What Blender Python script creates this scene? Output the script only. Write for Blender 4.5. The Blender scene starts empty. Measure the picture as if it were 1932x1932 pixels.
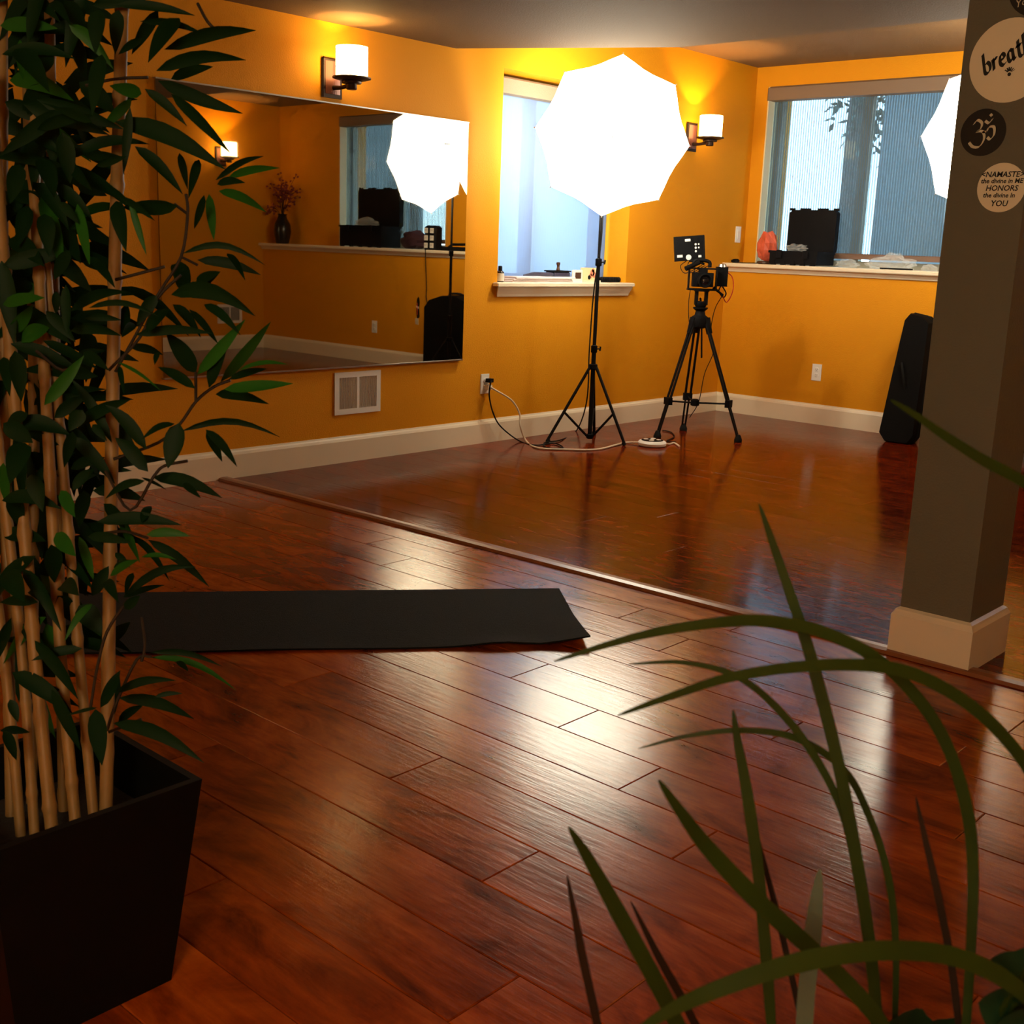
import bpy, math, random
import numpy as np
from mathutils import Vector, Matrix, noise

random.seed(7)
scene = bpy.context.scene
COL = scene.collection
V = Vector

# ------------------------------------------------------------------ camera
F_PX = 2213.04
CAM = V((4.7016, -7.4589, 1.1352))
YAW, PITCH, ROLL = math.radians(-41.913), math.radians(-12.773), math.radians(2.117)
FW = V((math.sin(YAW)*math.cos(PITCH), math.cos(YAW)*math.cos(PITCH), math.sin(PITCH)))
_r0 = V((math.cos(YAW), -math.sin(YAW), 0)); _u0 = _r0.cross(FW)
RT = _r0*math.cos(ROLL) + _u0*math.sin(ROLL)
UP = -_r0*math.sin(ROLL) + _u0*math.cos(ROLL)
cd = bpy.data.cameras.new('camera'); co = bpy.data.objects.new('camera', cd); COL.objects.link(co)
cd.sensor_width = 36; cd.sensor_height = 36; cd.lens = 36*F_PX/1932
cd.clip_start = 0.05; cd.clip_end = 200
m = Matrix.Identity(4)
for i, a in enumerate((RT, UP, -FW)):
    for k in range(3): m[k][i] = a[k]
m.translation = CAM
co.matrix_world = m
cd.dof.use_dof = True; cd.dof.focus_distance = 4.6; cd.dof.aperture_fstop = 18
scene.camera = co

# ------------------------------------------------------------------ world, exposure
w = bpy.data.worlds.new('sky'); scene.world = w; w.use_nodes = True
bg = w.node_tree.nodes['Background']; bg.inputs[0].default_value = (0.52, 0.80, 1.0, 1); bg.inputs[1].default_value = 9.0
scene.view_settings.view_transform = 'Standard'
scene.view_settings.look = 'None'
scene.view_settings.gamma = 1
scene.view_settings.use_curve_mapping = False
scene.view_settings.exposure = 0.08
scene.cycles.use_denoising = True
scene.cycles.max_bounces = 5
scene.cycles.diffuse_bounces = 3
scene.cycles.glossy_bounces = 3
scene.cycles.transparent_max_bounces = 8
scene.cycles.use_adaptive_sampling = True
scene.cycles.adaptive_threshold = 0.09
scene.cycles.use_light_tree = False
scene.cycles.adaptive_min_samples = 12
scene.cycles.caustics_reflective = False
scene.cycles.caustics_refractive = False
scene.cycles.sample_clamp_indirect = 6
CANOPY_E = 14.0       # radiance of the lit umbrella cloth
LAMP_W = 44.0         # bare studio bulb behind each umbrella
SHADE_E = 15.0         # radiance of the sconce glass
BULB_W = 11.0          # sconce bulb, shining out of the open top
WARM = (1.0, 0.52, 0.13)
STUDIO = (1.0, 0.90, 0.68)
FILL_CANOPY_E = 24.0      # added fill umbrella, unseen behind the viewer

# ------------------------------------------------------------------ helpers: pixels of the photograph -> places
def ray(x, y): return RT*((x-966)/F_PX) - UP*((y-966)/F_PX) + FW
def at(x, y, d): return CAM + ray(x, y)*d
def on(x, y, ax, val):
    v = ray(x, y); return CAM + v*((val-CAM[ax])/v[ax])
def depth(p): return (V(p)-CAM).dot(FW)

# ------------------------------------------------------------------ helpers: materials
def new_mat(name):
    mt = bpy.data.materials.new(name); mt.use_nodes = True
    nt = mt.node_tree; return mt, nt, nt.nodes, nt.links, nt.nodes['Principled BSDF']
def mat(name, col, rough=.5, metal=0.0, bump=0.0, bscale=60, var=0.0, vscale=8, spec=.5, coat=0, trans=0, emit=None, estr=0):
    mt, nt, N, L, b = new_mat(name)
    b.inputs['Base Color'].default_value = (*col, 1); b.inputs['Roughness'].default_value = rough
    b.inputs['Metallic'].default_value = metal; b.inputs['Specular IOR Level'].default_value = spec
    b.inputs['Coat Weight'].default_value = coat
    if trans: b.inputs['Transmission Weight'].default_value = trans
    if emit:
        b.inputs['Emission Color'].default_value = (*emit, 1); b.inputs['Emission Strength'].default_value = estr
    tc = N.new('ShaderNodeTexCoord')
    if var:
        nz = N.new('ShaderNodeTexNoise'); nz.inputs['Scale'].default_value = vscale; nz.inputs['Detail'].default_value = 4
        L.new(tc.outputs['Object'], nz.inputs['Vector'])
        mx = N.new('ShaderNodeMixRGB'); mx.inputs[1].default_value = (*[c*(1-var) for c in col], 1)
        mx.inputs[2].default_value = (*[min(1, c*(1+var)) for c in col], 1)
        L.new(nz.outputs['Fac'], mx.inputs[0]); L.new(mx.outputs[0], b.inputs['Base Color'])
    if bump:
        nz = N.new('ShaderNodeTexNoise'); nz.inputs['Scale'].default_value = bscale; nz.inputs['Detail'].default_value = 3
        L.new(tc.outputs['Object'], nz.inputs['Vector'])
        bp = N.new('ShaderNodeBump'); bp.inputs['Strength'].default_value = bump; bp.inputs['Distance'].default_value = .004
        L.new(nz.outputs['Fac'], bp.inputs['Height']); L.new(bp.outputs[0], b.inputs['Normal'])
    return mt

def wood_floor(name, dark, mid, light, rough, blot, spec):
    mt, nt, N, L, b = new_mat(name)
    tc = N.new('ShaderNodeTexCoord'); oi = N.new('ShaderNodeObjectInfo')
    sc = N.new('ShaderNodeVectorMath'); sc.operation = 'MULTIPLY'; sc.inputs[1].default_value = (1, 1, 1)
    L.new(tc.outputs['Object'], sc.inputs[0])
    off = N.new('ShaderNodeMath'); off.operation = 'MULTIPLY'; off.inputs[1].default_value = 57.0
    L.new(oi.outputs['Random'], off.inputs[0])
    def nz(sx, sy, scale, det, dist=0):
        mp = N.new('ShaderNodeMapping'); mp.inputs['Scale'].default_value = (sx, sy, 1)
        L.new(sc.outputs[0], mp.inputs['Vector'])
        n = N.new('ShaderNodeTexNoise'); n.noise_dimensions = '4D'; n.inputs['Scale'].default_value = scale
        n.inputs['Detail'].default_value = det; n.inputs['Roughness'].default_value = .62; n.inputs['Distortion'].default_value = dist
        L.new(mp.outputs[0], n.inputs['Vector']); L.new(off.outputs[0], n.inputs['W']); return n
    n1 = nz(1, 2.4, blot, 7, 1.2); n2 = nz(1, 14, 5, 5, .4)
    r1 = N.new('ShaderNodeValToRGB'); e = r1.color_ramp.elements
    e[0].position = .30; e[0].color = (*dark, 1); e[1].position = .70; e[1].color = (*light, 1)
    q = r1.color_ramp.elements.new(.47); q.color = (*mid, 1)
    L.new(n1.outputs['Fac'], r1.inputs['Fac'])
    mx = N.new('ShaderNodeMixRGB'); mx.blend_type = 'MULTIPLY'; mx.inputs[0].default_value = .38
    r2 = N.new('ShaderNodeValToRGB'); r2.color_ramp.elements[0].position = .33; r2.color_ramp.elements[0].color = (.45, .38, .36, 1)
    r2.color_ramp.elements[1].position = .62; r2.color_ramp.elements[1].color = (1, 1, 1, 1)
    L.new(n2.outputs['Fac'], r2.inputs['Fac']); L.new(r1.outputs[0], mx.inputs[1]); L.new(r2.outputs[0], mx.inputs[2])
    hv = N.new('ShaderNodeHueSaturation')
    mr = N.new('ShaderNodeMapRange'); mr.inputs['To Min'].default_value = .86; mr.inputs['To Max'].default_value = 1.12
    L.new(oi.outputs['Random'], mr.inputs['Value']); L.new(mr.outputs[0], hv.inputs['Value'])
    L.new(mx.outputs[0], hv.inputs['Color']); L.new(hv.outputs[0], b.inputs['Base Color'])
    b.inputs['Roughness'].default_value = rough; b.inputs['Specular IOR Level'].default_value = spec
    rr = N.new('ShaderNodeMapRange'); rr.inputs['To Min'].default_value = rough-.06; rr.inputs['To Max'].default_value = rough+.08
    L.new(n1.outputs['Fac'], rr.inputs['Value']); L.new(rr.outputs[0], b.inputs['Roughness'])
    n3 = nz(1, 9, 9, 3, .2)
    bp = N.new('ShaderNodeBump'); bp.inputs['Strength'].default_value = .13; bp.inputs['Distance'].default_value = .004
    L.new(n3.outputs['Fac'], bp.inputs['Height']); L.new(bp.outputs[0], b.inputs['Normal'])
    return mt

def shade_cloth(name, col, open_fac, stripe, axis, bright=1.0):
    """woven roller shade: fine vertical threads, part see-through, part translucent"""
    mt, nt, N, L, b = new_mat(name)
    out = N['Material Output']; N.remove(b)
    df = N.new('ShaderNodeBsdfDiffuse'); df.inputs[0].default_value = (*col, 1)
    tl = N.new('ShaderNodeBsdfTranslucent'); tl.inputs[0].default_value = (*[c*bright for c in col], 1)
    a = N.new('ShaderNodeMixShader'); a.inputs[0].default_value = .55
    L.new(df.outputs[0], a.inputs[1]); L.new(tl.outputs[0], a.inputs[2])
    tp = N.new('ShaderNodeBsdfTransparent'); tp.inputs[0].default_value = (.86, .94, 1, 1)
    tc = N.new('ShaderNodeTexCoord'); mp = N.new('ShaderNodeMapping')
    L.new(tc.outputs['Object'], mp.inputs['Vector'])
    if axis == 'Y': mp.inputs['Rotation'].default_value = (0, 0, math.radians(90))
    wv = N.new('ShaderNodeTexWave'); wv.inputs['Scale'].default_value = stripe; wv.inputs['Distortion'].default_value = .25
    wv.inputs['Detail'].default_value = 1; wv.inputs['Detail Scale'].default_value = 3
    L.new(mp.outputs[0], wv.inputs['Vector'])
    mr = N.new('ShaderNodeMapRange'); mr.inputs['From Min'].default_value = .25; mr.inputs['From Max'].default_value = .8
    mr.inputs['To Min'].default_value = open_fac*.35; mr.inputs['To Max'].default_value = open_fac*1.35
    L.new(wv.outputs['Fac'], mr.inputs['Value'])
    mx = N.new('ShaderNodeMixShader'); L.new(mr.outputs[0], mx.inputs[0])
    L.new(a.outputs[0], mx.inputs[1]); L.new(tp.outputs[0], mx.inputs[2]); L.new(mx.outputs[0], out.inputs['Surface'])
    return mt

def thin_glass(name, tint=(.93, .96, .97), refl=.06):
    mt, nt, N, L, b = new_mat(name); out = N['Material Output']; N.remove(b)
    tp = N.new('ShaderNodeBsdfTransparent'); tp.inputs[0].default_value = (*tint, 1)
    gl = N.new('ShaderNodeBsdfGlossy'); gl.inputs['Roughness'].default_value = .02
    mx = N.new('ShaderNodeMixShader'); mx.inputs[0].default_value = refl
    L.new(tp.outputs[0], mx.inputs[1]); L.new(gl.outputs[0], mx.inputs[2]); L.new(mx.outputs[0], out.inputs['Surface'])
    return mt

def film(name):
    """clear crumpled plastic"""
    mt, nt, N, L, b = new_mat(name); out = N['Material Output']
    b.inputs['Base Color'].default_value = (.8, .85, .88, 1); b.inputs['Roughness'].default_value = .18
    tp = N.new('ShaderNodeBsdfTransparent'); mx = N.new('ShaderNodeMixShader'); mx.inputs[0].default_value = .22
    L.new(tp.outputs[0], mx.inputs[1]); L.new(b.outputs[0], mx.inputs[2]); L.new(mx.outputs[0], out.inputs['Surface'])
    return mt

def glow(name, col, strength):
    mt, nt, N, L, b = new_mat(name)
    b.inputs['Base Color'].default_value = (.85, .85, .83, 1); b.inputs['Roughness'].default_value = .6
    b.inputs['Emission Color'].default_value = (*col, 1); b.inputs['Emission Strength'].default_value = strength
    return mt

M = dict(
    paint=mat('orange_wall_paint', (.68, .276, .008), .6, bump=.35, bscale=160, spec=.12),
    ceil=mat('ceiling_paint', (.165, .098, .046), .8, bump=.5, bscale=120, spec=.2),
    trim=mat('cream_trim_paint', (.80, .70, .52), .35, bump=.03),
    white=mat('white_plastic', (.80, .78, .72), .4),
    grey=mat('warm_grey_paint', (.135, .125, .085), .65, bump=.4, bscale=150),
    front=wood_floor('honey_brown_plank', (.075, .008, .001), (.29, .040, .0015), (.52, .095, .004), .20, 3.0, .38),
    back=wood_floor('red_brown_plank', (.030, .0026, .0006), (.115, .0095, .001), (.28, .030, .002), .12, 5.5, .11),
    strip=mat('wood_strip', (.26, .085, .03), .3, var=.3, vscale=14),
    sub=mat('subfloor', (.05, .02, .01), .8),
    mirror=mat('mirror_glass', (.56, .50, .41), .015, 1.0),
    bronze=mat('dark_bronze', (.035, .018, .012), .4, .6),
    copper=mat('brown_plate', (.16, .05, .03), .35, .3),
    black=mat('black_plastic', (.004, .004, .005), .6, spec=.1),
    blackm=mat('black_metal', (.005, .005, .006), .5, spec=.15),
    rubber=mat('black_rubber', (.006, .006, .006), .8, spec=.2),
    cloth_black=mat('black_nylon', (.004, .0035, .0035), .9, spec=.12, bump=.5, bscale=300),
    mat_rubber=mat('charcoal_mat', (.0062, .0058, .0054), .85, spec=.15, bump=.6, bscale=250, var=.15, vscale=40),
    lens=mat('lens_glass', (.006, .006, .008), .08, coat=.6),
    steel=mat('steel', (.45, .45, .45), .3, 1.0),
    silver=mat('white_marking', (.75, .76, .76), .5),
    red=mat('red_cable', (.55, .03, .01), .5),
    canopy=glow('lit_umbrella_cloth', STUDIO, CANOPY_E),
    shade=glow('lit_sconce_glass', (1.0, .66, .24), SHADE_E),
    fill_canopy=glow('added_fill_umbrella_cloth', (1.0, .80, .50), FILL_CANOPY_E),  # brighter cloth of the added fill umbrella
    bulb=glow('studio_bulb', STUDIO, 30),
    cassette=mat('shade_cassette', (.19, .125, .08), .6),
    cassette_light=mat('woven_valance', (.22, .17, .12), .7, bump=.5, bscale=200),
    vinyl=mat('cream_vinyl', (.70, .62, .40), .4),
    frame=mat('window_vinyl', (.30, .27, .20), .5),
    brownbar=mat('brown_rail', (.16, .085, .05), .5),
    glass=thin_glass('window_glass'),
    clothA=shade_cloth('sunlit_shade_cloth', (.26, .33, .52), .06, 30, 'Y', .46),
    clothB=shade_cloth('screen_shade_cloth', (.16, .21, .24), .30, 17, 'X', .40),
    salt=mat('salt_rock', (.62, .11, .055), .45, bump=.6, bscale=30, var=.45, vscale=16),
    darkwood=mat('dark_wood', (.06, .025, .012), .4),
    film=film('clear_plastic_film'),
    paper=mat('paper', (.72, .62, .62), .8, var=.15, vscale=20),
    pot=mat('black_planter', (.0025, .0025, .002), .5, spec=.12),
    soil=mat('soil', (.02, .013, .008), .95, bump=1, bscale=60),
    cane=mat('bamboo_cane', (.20, .105, .03), .5, spec=.25, var=.3, vscale=18),
    twig=mat('bamboo_twig', (.02, .011, .005), .7, spec=.15),
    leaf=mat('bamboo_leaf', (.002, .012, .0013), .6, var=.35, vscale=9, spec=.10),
    leaf_lit=mat('lit_bamboo_leaf', (.010, .058, .003), .55, var=.3, vscale=9, spec=.15),  # brighter copy of the leaf green: light on some leaves put into colour
    grass=mat('spiky_blade', (.011, .018, .0015), .4, spec=.14, var=.45, vscale=14),
    grass2=mat('brown_blade', (.012, .005, .002), .6, spec=.1, var=.3, vscale=14),
    grassg=mat('silvery_blade', (.045, .052, .032), .5, spec=.2, var=.4, vscale=30),
    geran=mat('scalloped_leaf', (.005, .018, .006), .6, spec=.12, var=.3, vscale=20),
    terra=mat('clay_pot', (.30, .12, .06), .7, var=.2),
    purple=mat('purple_fabric', (.035, .008, .018), .8, bump=.4, bscale=120),
    bloom=mat('red_blossom', (.22, .03, .02), .7),
    vase=mat('black_vase', (.010, .009, .008), .25),
    sticker=mat('cream_sticker', (.80, .72, .52), .55, var=.06),
    sblack=mat('black_sticker', (.008, .007, .006), .5),
    ink=mat('black_ink', (.008, .006, .004), .6),
    chalk=mat('cream_ink', (.62, .58, .42), .6),
    cordw=mat('white_cord', (.72, .62, .46), .5),
    yellow=mat('cream_card', (.75, .62, .35), .7),
    salmon=mat('painted_flower', (.65, .22, .13), .7),
    label=mat('paper_label', (.62, .58, .50), .7),
    amber=mat('dark_bottle', (.02, .012, .008), .2),
    navy=mat('navy_case', (.03, .03, .06), .35),
    stucco=mat('blue_grey_stucco', (.10, .14, .17), .9, bump=.6, bscale=50, var=.2),
    bark=mat('tree_bark', (.05, .05, .05), .9, bump=1, bscale=30),
    foliage=mat('dark_foliage', (.035, .06, .05), .8),
    lawn=mat('pale_ground', (.55, .58, .56), .95, var=.2, vscale=3),
    rawhole=mat('bare_plaster', (.55, .45, .30), .9),
)

# ------------------------------------------------------------------ helpers: meshes
class MB:
    def __init__(s): s.v = []; s.f = []
    def add(s, vs, fs):
        n = len(s.v); s.v += [V(p) for p in vs]; s.f += [tuple(i+n for i in f) for f in fs]; return s
    def box(s, lo, hi):
        x0, y0, z0 = lo; x1, y1, z1 = hi
        return s.add([(x0,y0,z0),(x1,y0,z0),(x1,y1,z0),(x0,y1,z0),(x0,y0,z1),(x1,y0,z1),(x1,y1,z1),(x0,y1,z1)],
                     [(3,2,1,0),(4,5,6,7),(0,1,5,4),(1,2,6,5),(2,3,7,6),(3,0,4,7)])
    def obox(s, c, ax, size):
        """box at c along the three axes ax"""
        c = V(c); a, b, d = [V(k).normalized()*(z/2) for k, z in zip(ax, size)]
        p = [c+a*i+b*j+d*k for k in (-1, 1) for j in (-1, 1) for i in (-1, 1)]
        return s.add([p[0],p[1],p[3],p[2],p[4],p[5],p[7],p[6]],
                     [(3,2,1,0),(4,5,6,7),(0,1,5,4),(1,2,6,5),(2,3,7,6),(3,0,4,7)])
    def bbox(s, lo, hi, ch=.004):
        """box with chamfered upright and top edges"""
        x0, y0, z0 = lo; x1, y1, z1 = hi
        def ring(i, z): return [(x0+i+ch,y0+i,z),(x1-i-ch,y0+i,z),(x1-i,y0+i+ch,z),(x1-i,y1-i-ch,z),(x1-i-ch,y1-i,z),(x0+i+ch,y1-i,z),(x0+i,y1-i-ch,z),(x0+i,y0+i+ch,z)]
        vs = ring(0, z0)+ring(0, z1-ch)+ring(ch, z1); fs = [tuple(range(7, -1, -1)), tuple(range(16, 24))]
        for k in (0, 8): fs += [(k+i, k+(i+1) % 8, k+8+(i+1) % 8, k+8+i) for i in range(8)]
        return s.add(vs, fs)
    def tube(s, path, r, n=10, caps=True):
        path = [V(p) for p in path]; rs = r if hasattr(r, '__len__') else [r]*len(path)
        t0 = (path[1]-path[0]).normalized(); a = t0.orthogonal().normalized(); base = len(s.v)
        for i, p in enumerate(path):
            t = (path[min(i+1, len(path)-1)]-path[max(i-1, 0)]).normalized()
            a = (a-t*a.dot(t))
            a = a.normalized() if a.length > 1e-6 else t.orthogonal().normalized()
            b = t.cross(a)
            s.v += [p+(a*math.cos(2*math.pi*k/n)+b*math.sin(2*math.pi*k/n))*rs[i] for k in range(n)]
        for i in range(len(path)-1):
            for k in range(n):
                q = base+i*n; s.f.append((q+k, q+(k+1) % n, q+n+(k+1) % n, q+n+k))
        if caps:
            s.f.append(tuple(base+k for k in range(n-1, -1, -1))); e = base+(len(path)-1)*n
            s.f.append(tuple(e+k for k in range(n)))
        return s
    def lathe(s, prof, c, n=24, ax=(0, 0, 1)):
        """profile of (radius, height) about axis ax through c"""
        c = V(c); ax = V(ax).normalized(); a = ax.orthogonal().normalized(); b = ax.cross(a); base = len(s.v)
        for r, h in prof:
            s.v += [c+ax*h+(a*math.cos(2*math.pi*k/n)+b*math.sin(2*math.pi*k/n))*max(r, 1e-4) for k in range(n)]
        for i in range(len(prof)-1):
            q = base+i*n
            for k in range(n): s.f.append((q+k, q+(k+1) % n, q+n+(k+1) % n, q+n+k))
        s.f.append(tuple(base+k for k in range(n-1, -1, -1))); e = base+(len(prof)-1)*n
        s.f.append(tuple(e+k for k in range(n)))
        return s
    def prism(s, poly, d):
        """polygon (3-D points) pushed along d"""
        n = len(poly); d = V(d)
        return s.add([V(p) for p in poly]+[V(p)+d for p in poly],
                     [tuple(range(n-1, -1, -1)), tuple(range(n, 2*n))]+[(i, (i+1) % n, n+(i+1) % n, n+i) for i in range(n)])
    def blob(s, c, r, amp=.2, freq=3, n=12, seed=0, flat=None):
        c = V(c); base = len(s.v); rows = n//2+1
        for i in range(rows):
            th = math.pi*i/(rows-1)
            for k in range(n):
                ph = 2*math.pi*k/n
                d = V((math.sin(th)*math.cos(ph), math.sin(th)*math.sin(ph), math.cos(th)))
                q = 1+amp*noise.noise(d*freq+V((seed*3.1, seed*1.7, 0)))
                p = V((d.x*r[0]*q, d.y*r[1]*q, d.z*r[2]*q))
                if flat is not None: p.z = max(p.z, flat)
                s.v.append(c+p)
        for i in range(rows-1):
            for k in range(n):
                q = base+i*n; s.f.append((q+k, q+n+k, q+n+(k+1) % n, q+(k+1) % n))
        return s
    def build(s, name, material, parent=None, smooth=False, origin=None):
        me = bpy.data.meshes.new(name)
        if parent is not None:
            o0 = V(parent.location); pp = parent.parent
            while pp is not None: o0 = o0+V(pp.location); pp = pp.parent
        elif origin is not None: o0 = V(origin)
        else:
            xs = [p.x for p in s.v]; ys = [p.y for p in s.v]; zs = [p.z for p in s.v]
            o0 = V(((min(xs)+max(xs))/2, (min(ys)+max(ys))/2, min(zs)))
        me.from_pydata([tuple(p-o0) for p in s.v], [], s.f); me.update()
        if smooth:
            me.polygons.foreach_set('use_smooth', [True]*len(me.polygons))
            try: me.set_sharp_from_angle(angle=math.radians(40))
            except Exception: pass
        me.materials.append(M[material] if isinstance(material, str) else material)
        o = bpy.data.objects.new(name, me); COL.objects.link(o)
        if parent is not None: o.parent = parent
        else: o.location = o0
        return o

def box_obj(name, lo, hi, material, parent=None, ch=0):
    b = MB()
    b.bbox(lo, hi, ch) if ch else b.box(lo, hi)
    return b.build(name, material, parent)
def thing(name, loc, label, cat, group=None):
    o = bpy.data.objects.new(name, None); COL.objects.link(o); o.location = loc; o.empty_display_size = .1
    return tag(o, label, cat, group)
def tag(o, label, cat, group=None):
    o['label'] = label; o['category'] = cat
    if group: o['group'] = group
    return o
def struct(o, label=None):
    o['kind'] = 'structure'
    if label: o['label'] = label
    return o
def lerp(a, b, t): return a+(b-a)*t
def smooth_path(pts, n=8):
    """Catmull-Rom through the points"""
    P = [V(p) for p in pts]; P = [P[0]*2-P[1]]+P+[P[-1]*2-P[-2]]; out = []
    for i in range(1, len(P)-2):
        for k in range(n):
            t = k/n; a, b, c, d = P[i-1:i+3]
            out.append(.5*((2*b)+(c-a)*t+(2*a-5*b+4*c-d)*t*t+(3*b-a-3*c+d)*t**3))
    out.append(P[-2]); return out
def cable(name, pts, r, material, parent=None, n=6, seg=8):
    return MB().tube(smooth_path(pts, seg), r, n).build(name, material, parent, True)

# ------------------------------------------------------------------ room sizes
W = 5.632                  # room width
YB = .226                  # upper window wall; the knee wall in front of it stands at y = 0
YR = -9.2                  # wall behind the camera
ZL, ZH = 2.145, 2.435      # dropped and raised ceiling
ZLEDGE = 1.073
T = .34

# ------------------------------------------------------------------ structure: walls
def wall_with_holes(name, along, a0, a1, face, back, z1, holes, material, label):
    """wall running along x or y from a0 to a1; holes are (u0,u1,z0,z1)"""
    b = MB(); cuts = sorted(holes)
    def put(u0, u1, z0, z1_):
        if u1-u0 < 1e-4 or z1_-z0 < 1e-4: return
        f0, f1 = min(face, back), max(face, back)
        if along == 'y': b.box((f0, u0, z0), (f1, u1, z1_))
        else: b.box((u0, f0, z0), (u1, f1, z1_))
    u = a0
    for (h0, h1, z0, zt) in cuts:
        put(u, h0, 0, z1); put(h0, h1, 0, z0); put(h0, h1, zt, z1); u = h1
    put(u, a1, 0, z1)
    return struct(b.build(name, material), label)
WA = (-2.423, -1.196, .905, 2.096)       # window in the mirror wall (y range, z range)
WB1 = (.10, 1.62, ZLEDGE-.03, 2.30)
WB2 = (3.17, 4.68, ZLEDGE-.03, 2.30)
wall_with_holes('wall_left', 'y', YR, YB+T, 0, -T, ZH+.1, [WA], 'paint', 'orange painted wall carrying the mirror')
wall_with_holes('wall_back', 'x', 0, W, YB, YB+T, ZH+.1, [WB1, WB2], 'paint', 'orange window wall above the ledge')
struct(box_obj('wall_knee', (0, 0, 0), (W, YB, ZLEDGE-.03), 'paint'), 'orange knee wall below the long ledge')
struct(box_obj('wall_right', (W, YR, 0), (W+.2, YB+T, ZH+.1), 'paint'), 'orange wall opposite the mirror')
struct(box_obj('wall_front', (-T, YR-.2, 0), (W+.2, YR, ZH+.1), 'paint'), 'orange wall behind the viewer')

# ceiling: dropped part towards the viewer with one slanted corner, raised part along the windows
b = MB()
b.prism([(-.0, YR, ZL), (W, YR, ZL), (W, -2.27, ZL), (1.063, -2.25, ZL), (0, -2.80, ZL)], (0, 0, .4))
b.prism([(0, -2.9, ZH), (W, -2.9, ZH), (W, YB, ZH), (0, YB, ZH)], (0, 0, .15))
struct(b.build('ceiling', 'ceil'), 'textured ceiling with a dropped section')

# ------------------------------------------------------------------ structure: floor of single planks
floor = struct(box_obj('floor', (-.2, YR, -.12), (W, YB, -.016), 'sub'), 'red-brown wood plank floor')
PW, PL = .1607, 1.218
_pm = {}
def plank(x0, x1, y0, y1, material):
    key = (round(x1-x0, 3), round(y1-y0, 3), material)
    g, ch = (.0006, .0018) if material == 'front' else (.0002, .0006)
    if key not in _pm:
        hx, hy = (x1-x0)/2-g, (y1-y0)/2-g
        me = bpy.data.meshes.new('plank')
        ring = lambda i, z: [(-hx+i, -hy+i, z), (hx-i, -hy+i, z), (hx-i, hy-i, z), (-hx+i, hy-i, z)]
        vs = ring(0, -.014)+ring(0, -ch*.8)+ring(ch, 0)
        fs = [(3, 2, 1, 0), (8, 9, 10, 11)]
        for k in (0, 4): fs += [(k+i, k+(i+1) % 4, k+4+(i+1) % 4, k+4+i) for i in range(4)]
        me.from_pydata(vs, [], fs); me.materials.append(M[material]); _pm[key] = me
    o = bpy.data.objects.new('plank', _pm[key]); COL.objects.link(o); o.parent = floor
    o.location = V(((x0+x1)/2, (y0+y1)/2, 0))-V(floor.location)
def seam_y(x): return -4.30+.022*x
row_off = {0: 2.716, 1: 3.020, 2: 3.326, 3: 2.36, 4: 2.95, 5: 3.381, 6: 2.55, 7: 3.62, 8: 3.05, -1: 2.2, -2: 2.55, -3: 1.643, -4: 1.372, -5: 2.9}
def rows(y_from, y_to, y_ref, material):
    k = math.ceil((y_ref-y_to)/PW-1e-6)
    y1 = y_ref-k*PW+PW
    r = math.floor((y_ref-y_to)/PW)
    while True:
        top = y_ref+PW-r*PW; bot = top-PW
        if top <= y_from: break
        t_, b_ = min(top, y_to), max(bot, y_from)
        if t_-b_ > .01:
            off = row_off.get(r, (r*.437+.19) % PL) % PL
            if material == 'back': off = (r*.531+.3) % PL
            x = off-PL
            while x < W:
                a, c = max(x, .001), min(x+PL, W-.001)
                if c-a > .02: plank(a, c, b_, t_, material)
                x += PL
        r += 1
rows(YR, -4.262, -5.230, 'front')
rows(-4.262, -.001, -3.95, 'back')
# reducer strip lying on the seam
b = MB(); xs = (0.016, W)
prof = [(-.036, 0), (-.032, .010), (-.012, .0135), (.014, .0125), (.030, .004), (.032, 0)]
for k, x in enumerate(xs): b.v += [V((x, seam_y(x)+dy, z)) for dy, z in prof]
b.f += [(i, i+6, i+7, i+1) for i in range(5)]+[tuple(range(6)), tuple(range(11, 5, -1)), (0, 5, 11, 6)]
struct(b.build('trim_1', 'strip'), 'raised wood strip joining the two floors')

# baseboards
def baseboard(name, p0, p1, nrm, label):
    p0, p1, nrm = V(p0), V(p1), V(nrm)
    prof = [(0, 0), (.015, 0), (.015, .112), (.011, .124), (.006, .131), (.004, .138), (0, .138)]
    b = MB(); n = len(prof)
    for p in (p0, p1): b.v += [p+nrm*d+V((0, 0, z)) for d, z in prof]
    b.f += [(i, (i+1) % n, n+(i+1) % n, n+i) for i in range(n)]+[tuple(range(n-1, -1, -1)), tuple(range(n, 2*n))]
    return struct(b.build(name, 'trim'), label)
baseboard('baseboard_left', (0, YR, 0), (0, 0, 0), (1, 0, 0), 'cream baseboard under the mirror')
baseboard('baseboard_back', (0, 0, 0), (W, 0, 0), (0, -1, 0), 'cream baseboard under the ledge')
baseboard('baseboard_right', (W, YR, 0), (W, 0, 0), (-1, 0, 0), 'cream baseboard opposite the mirror')

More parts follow.
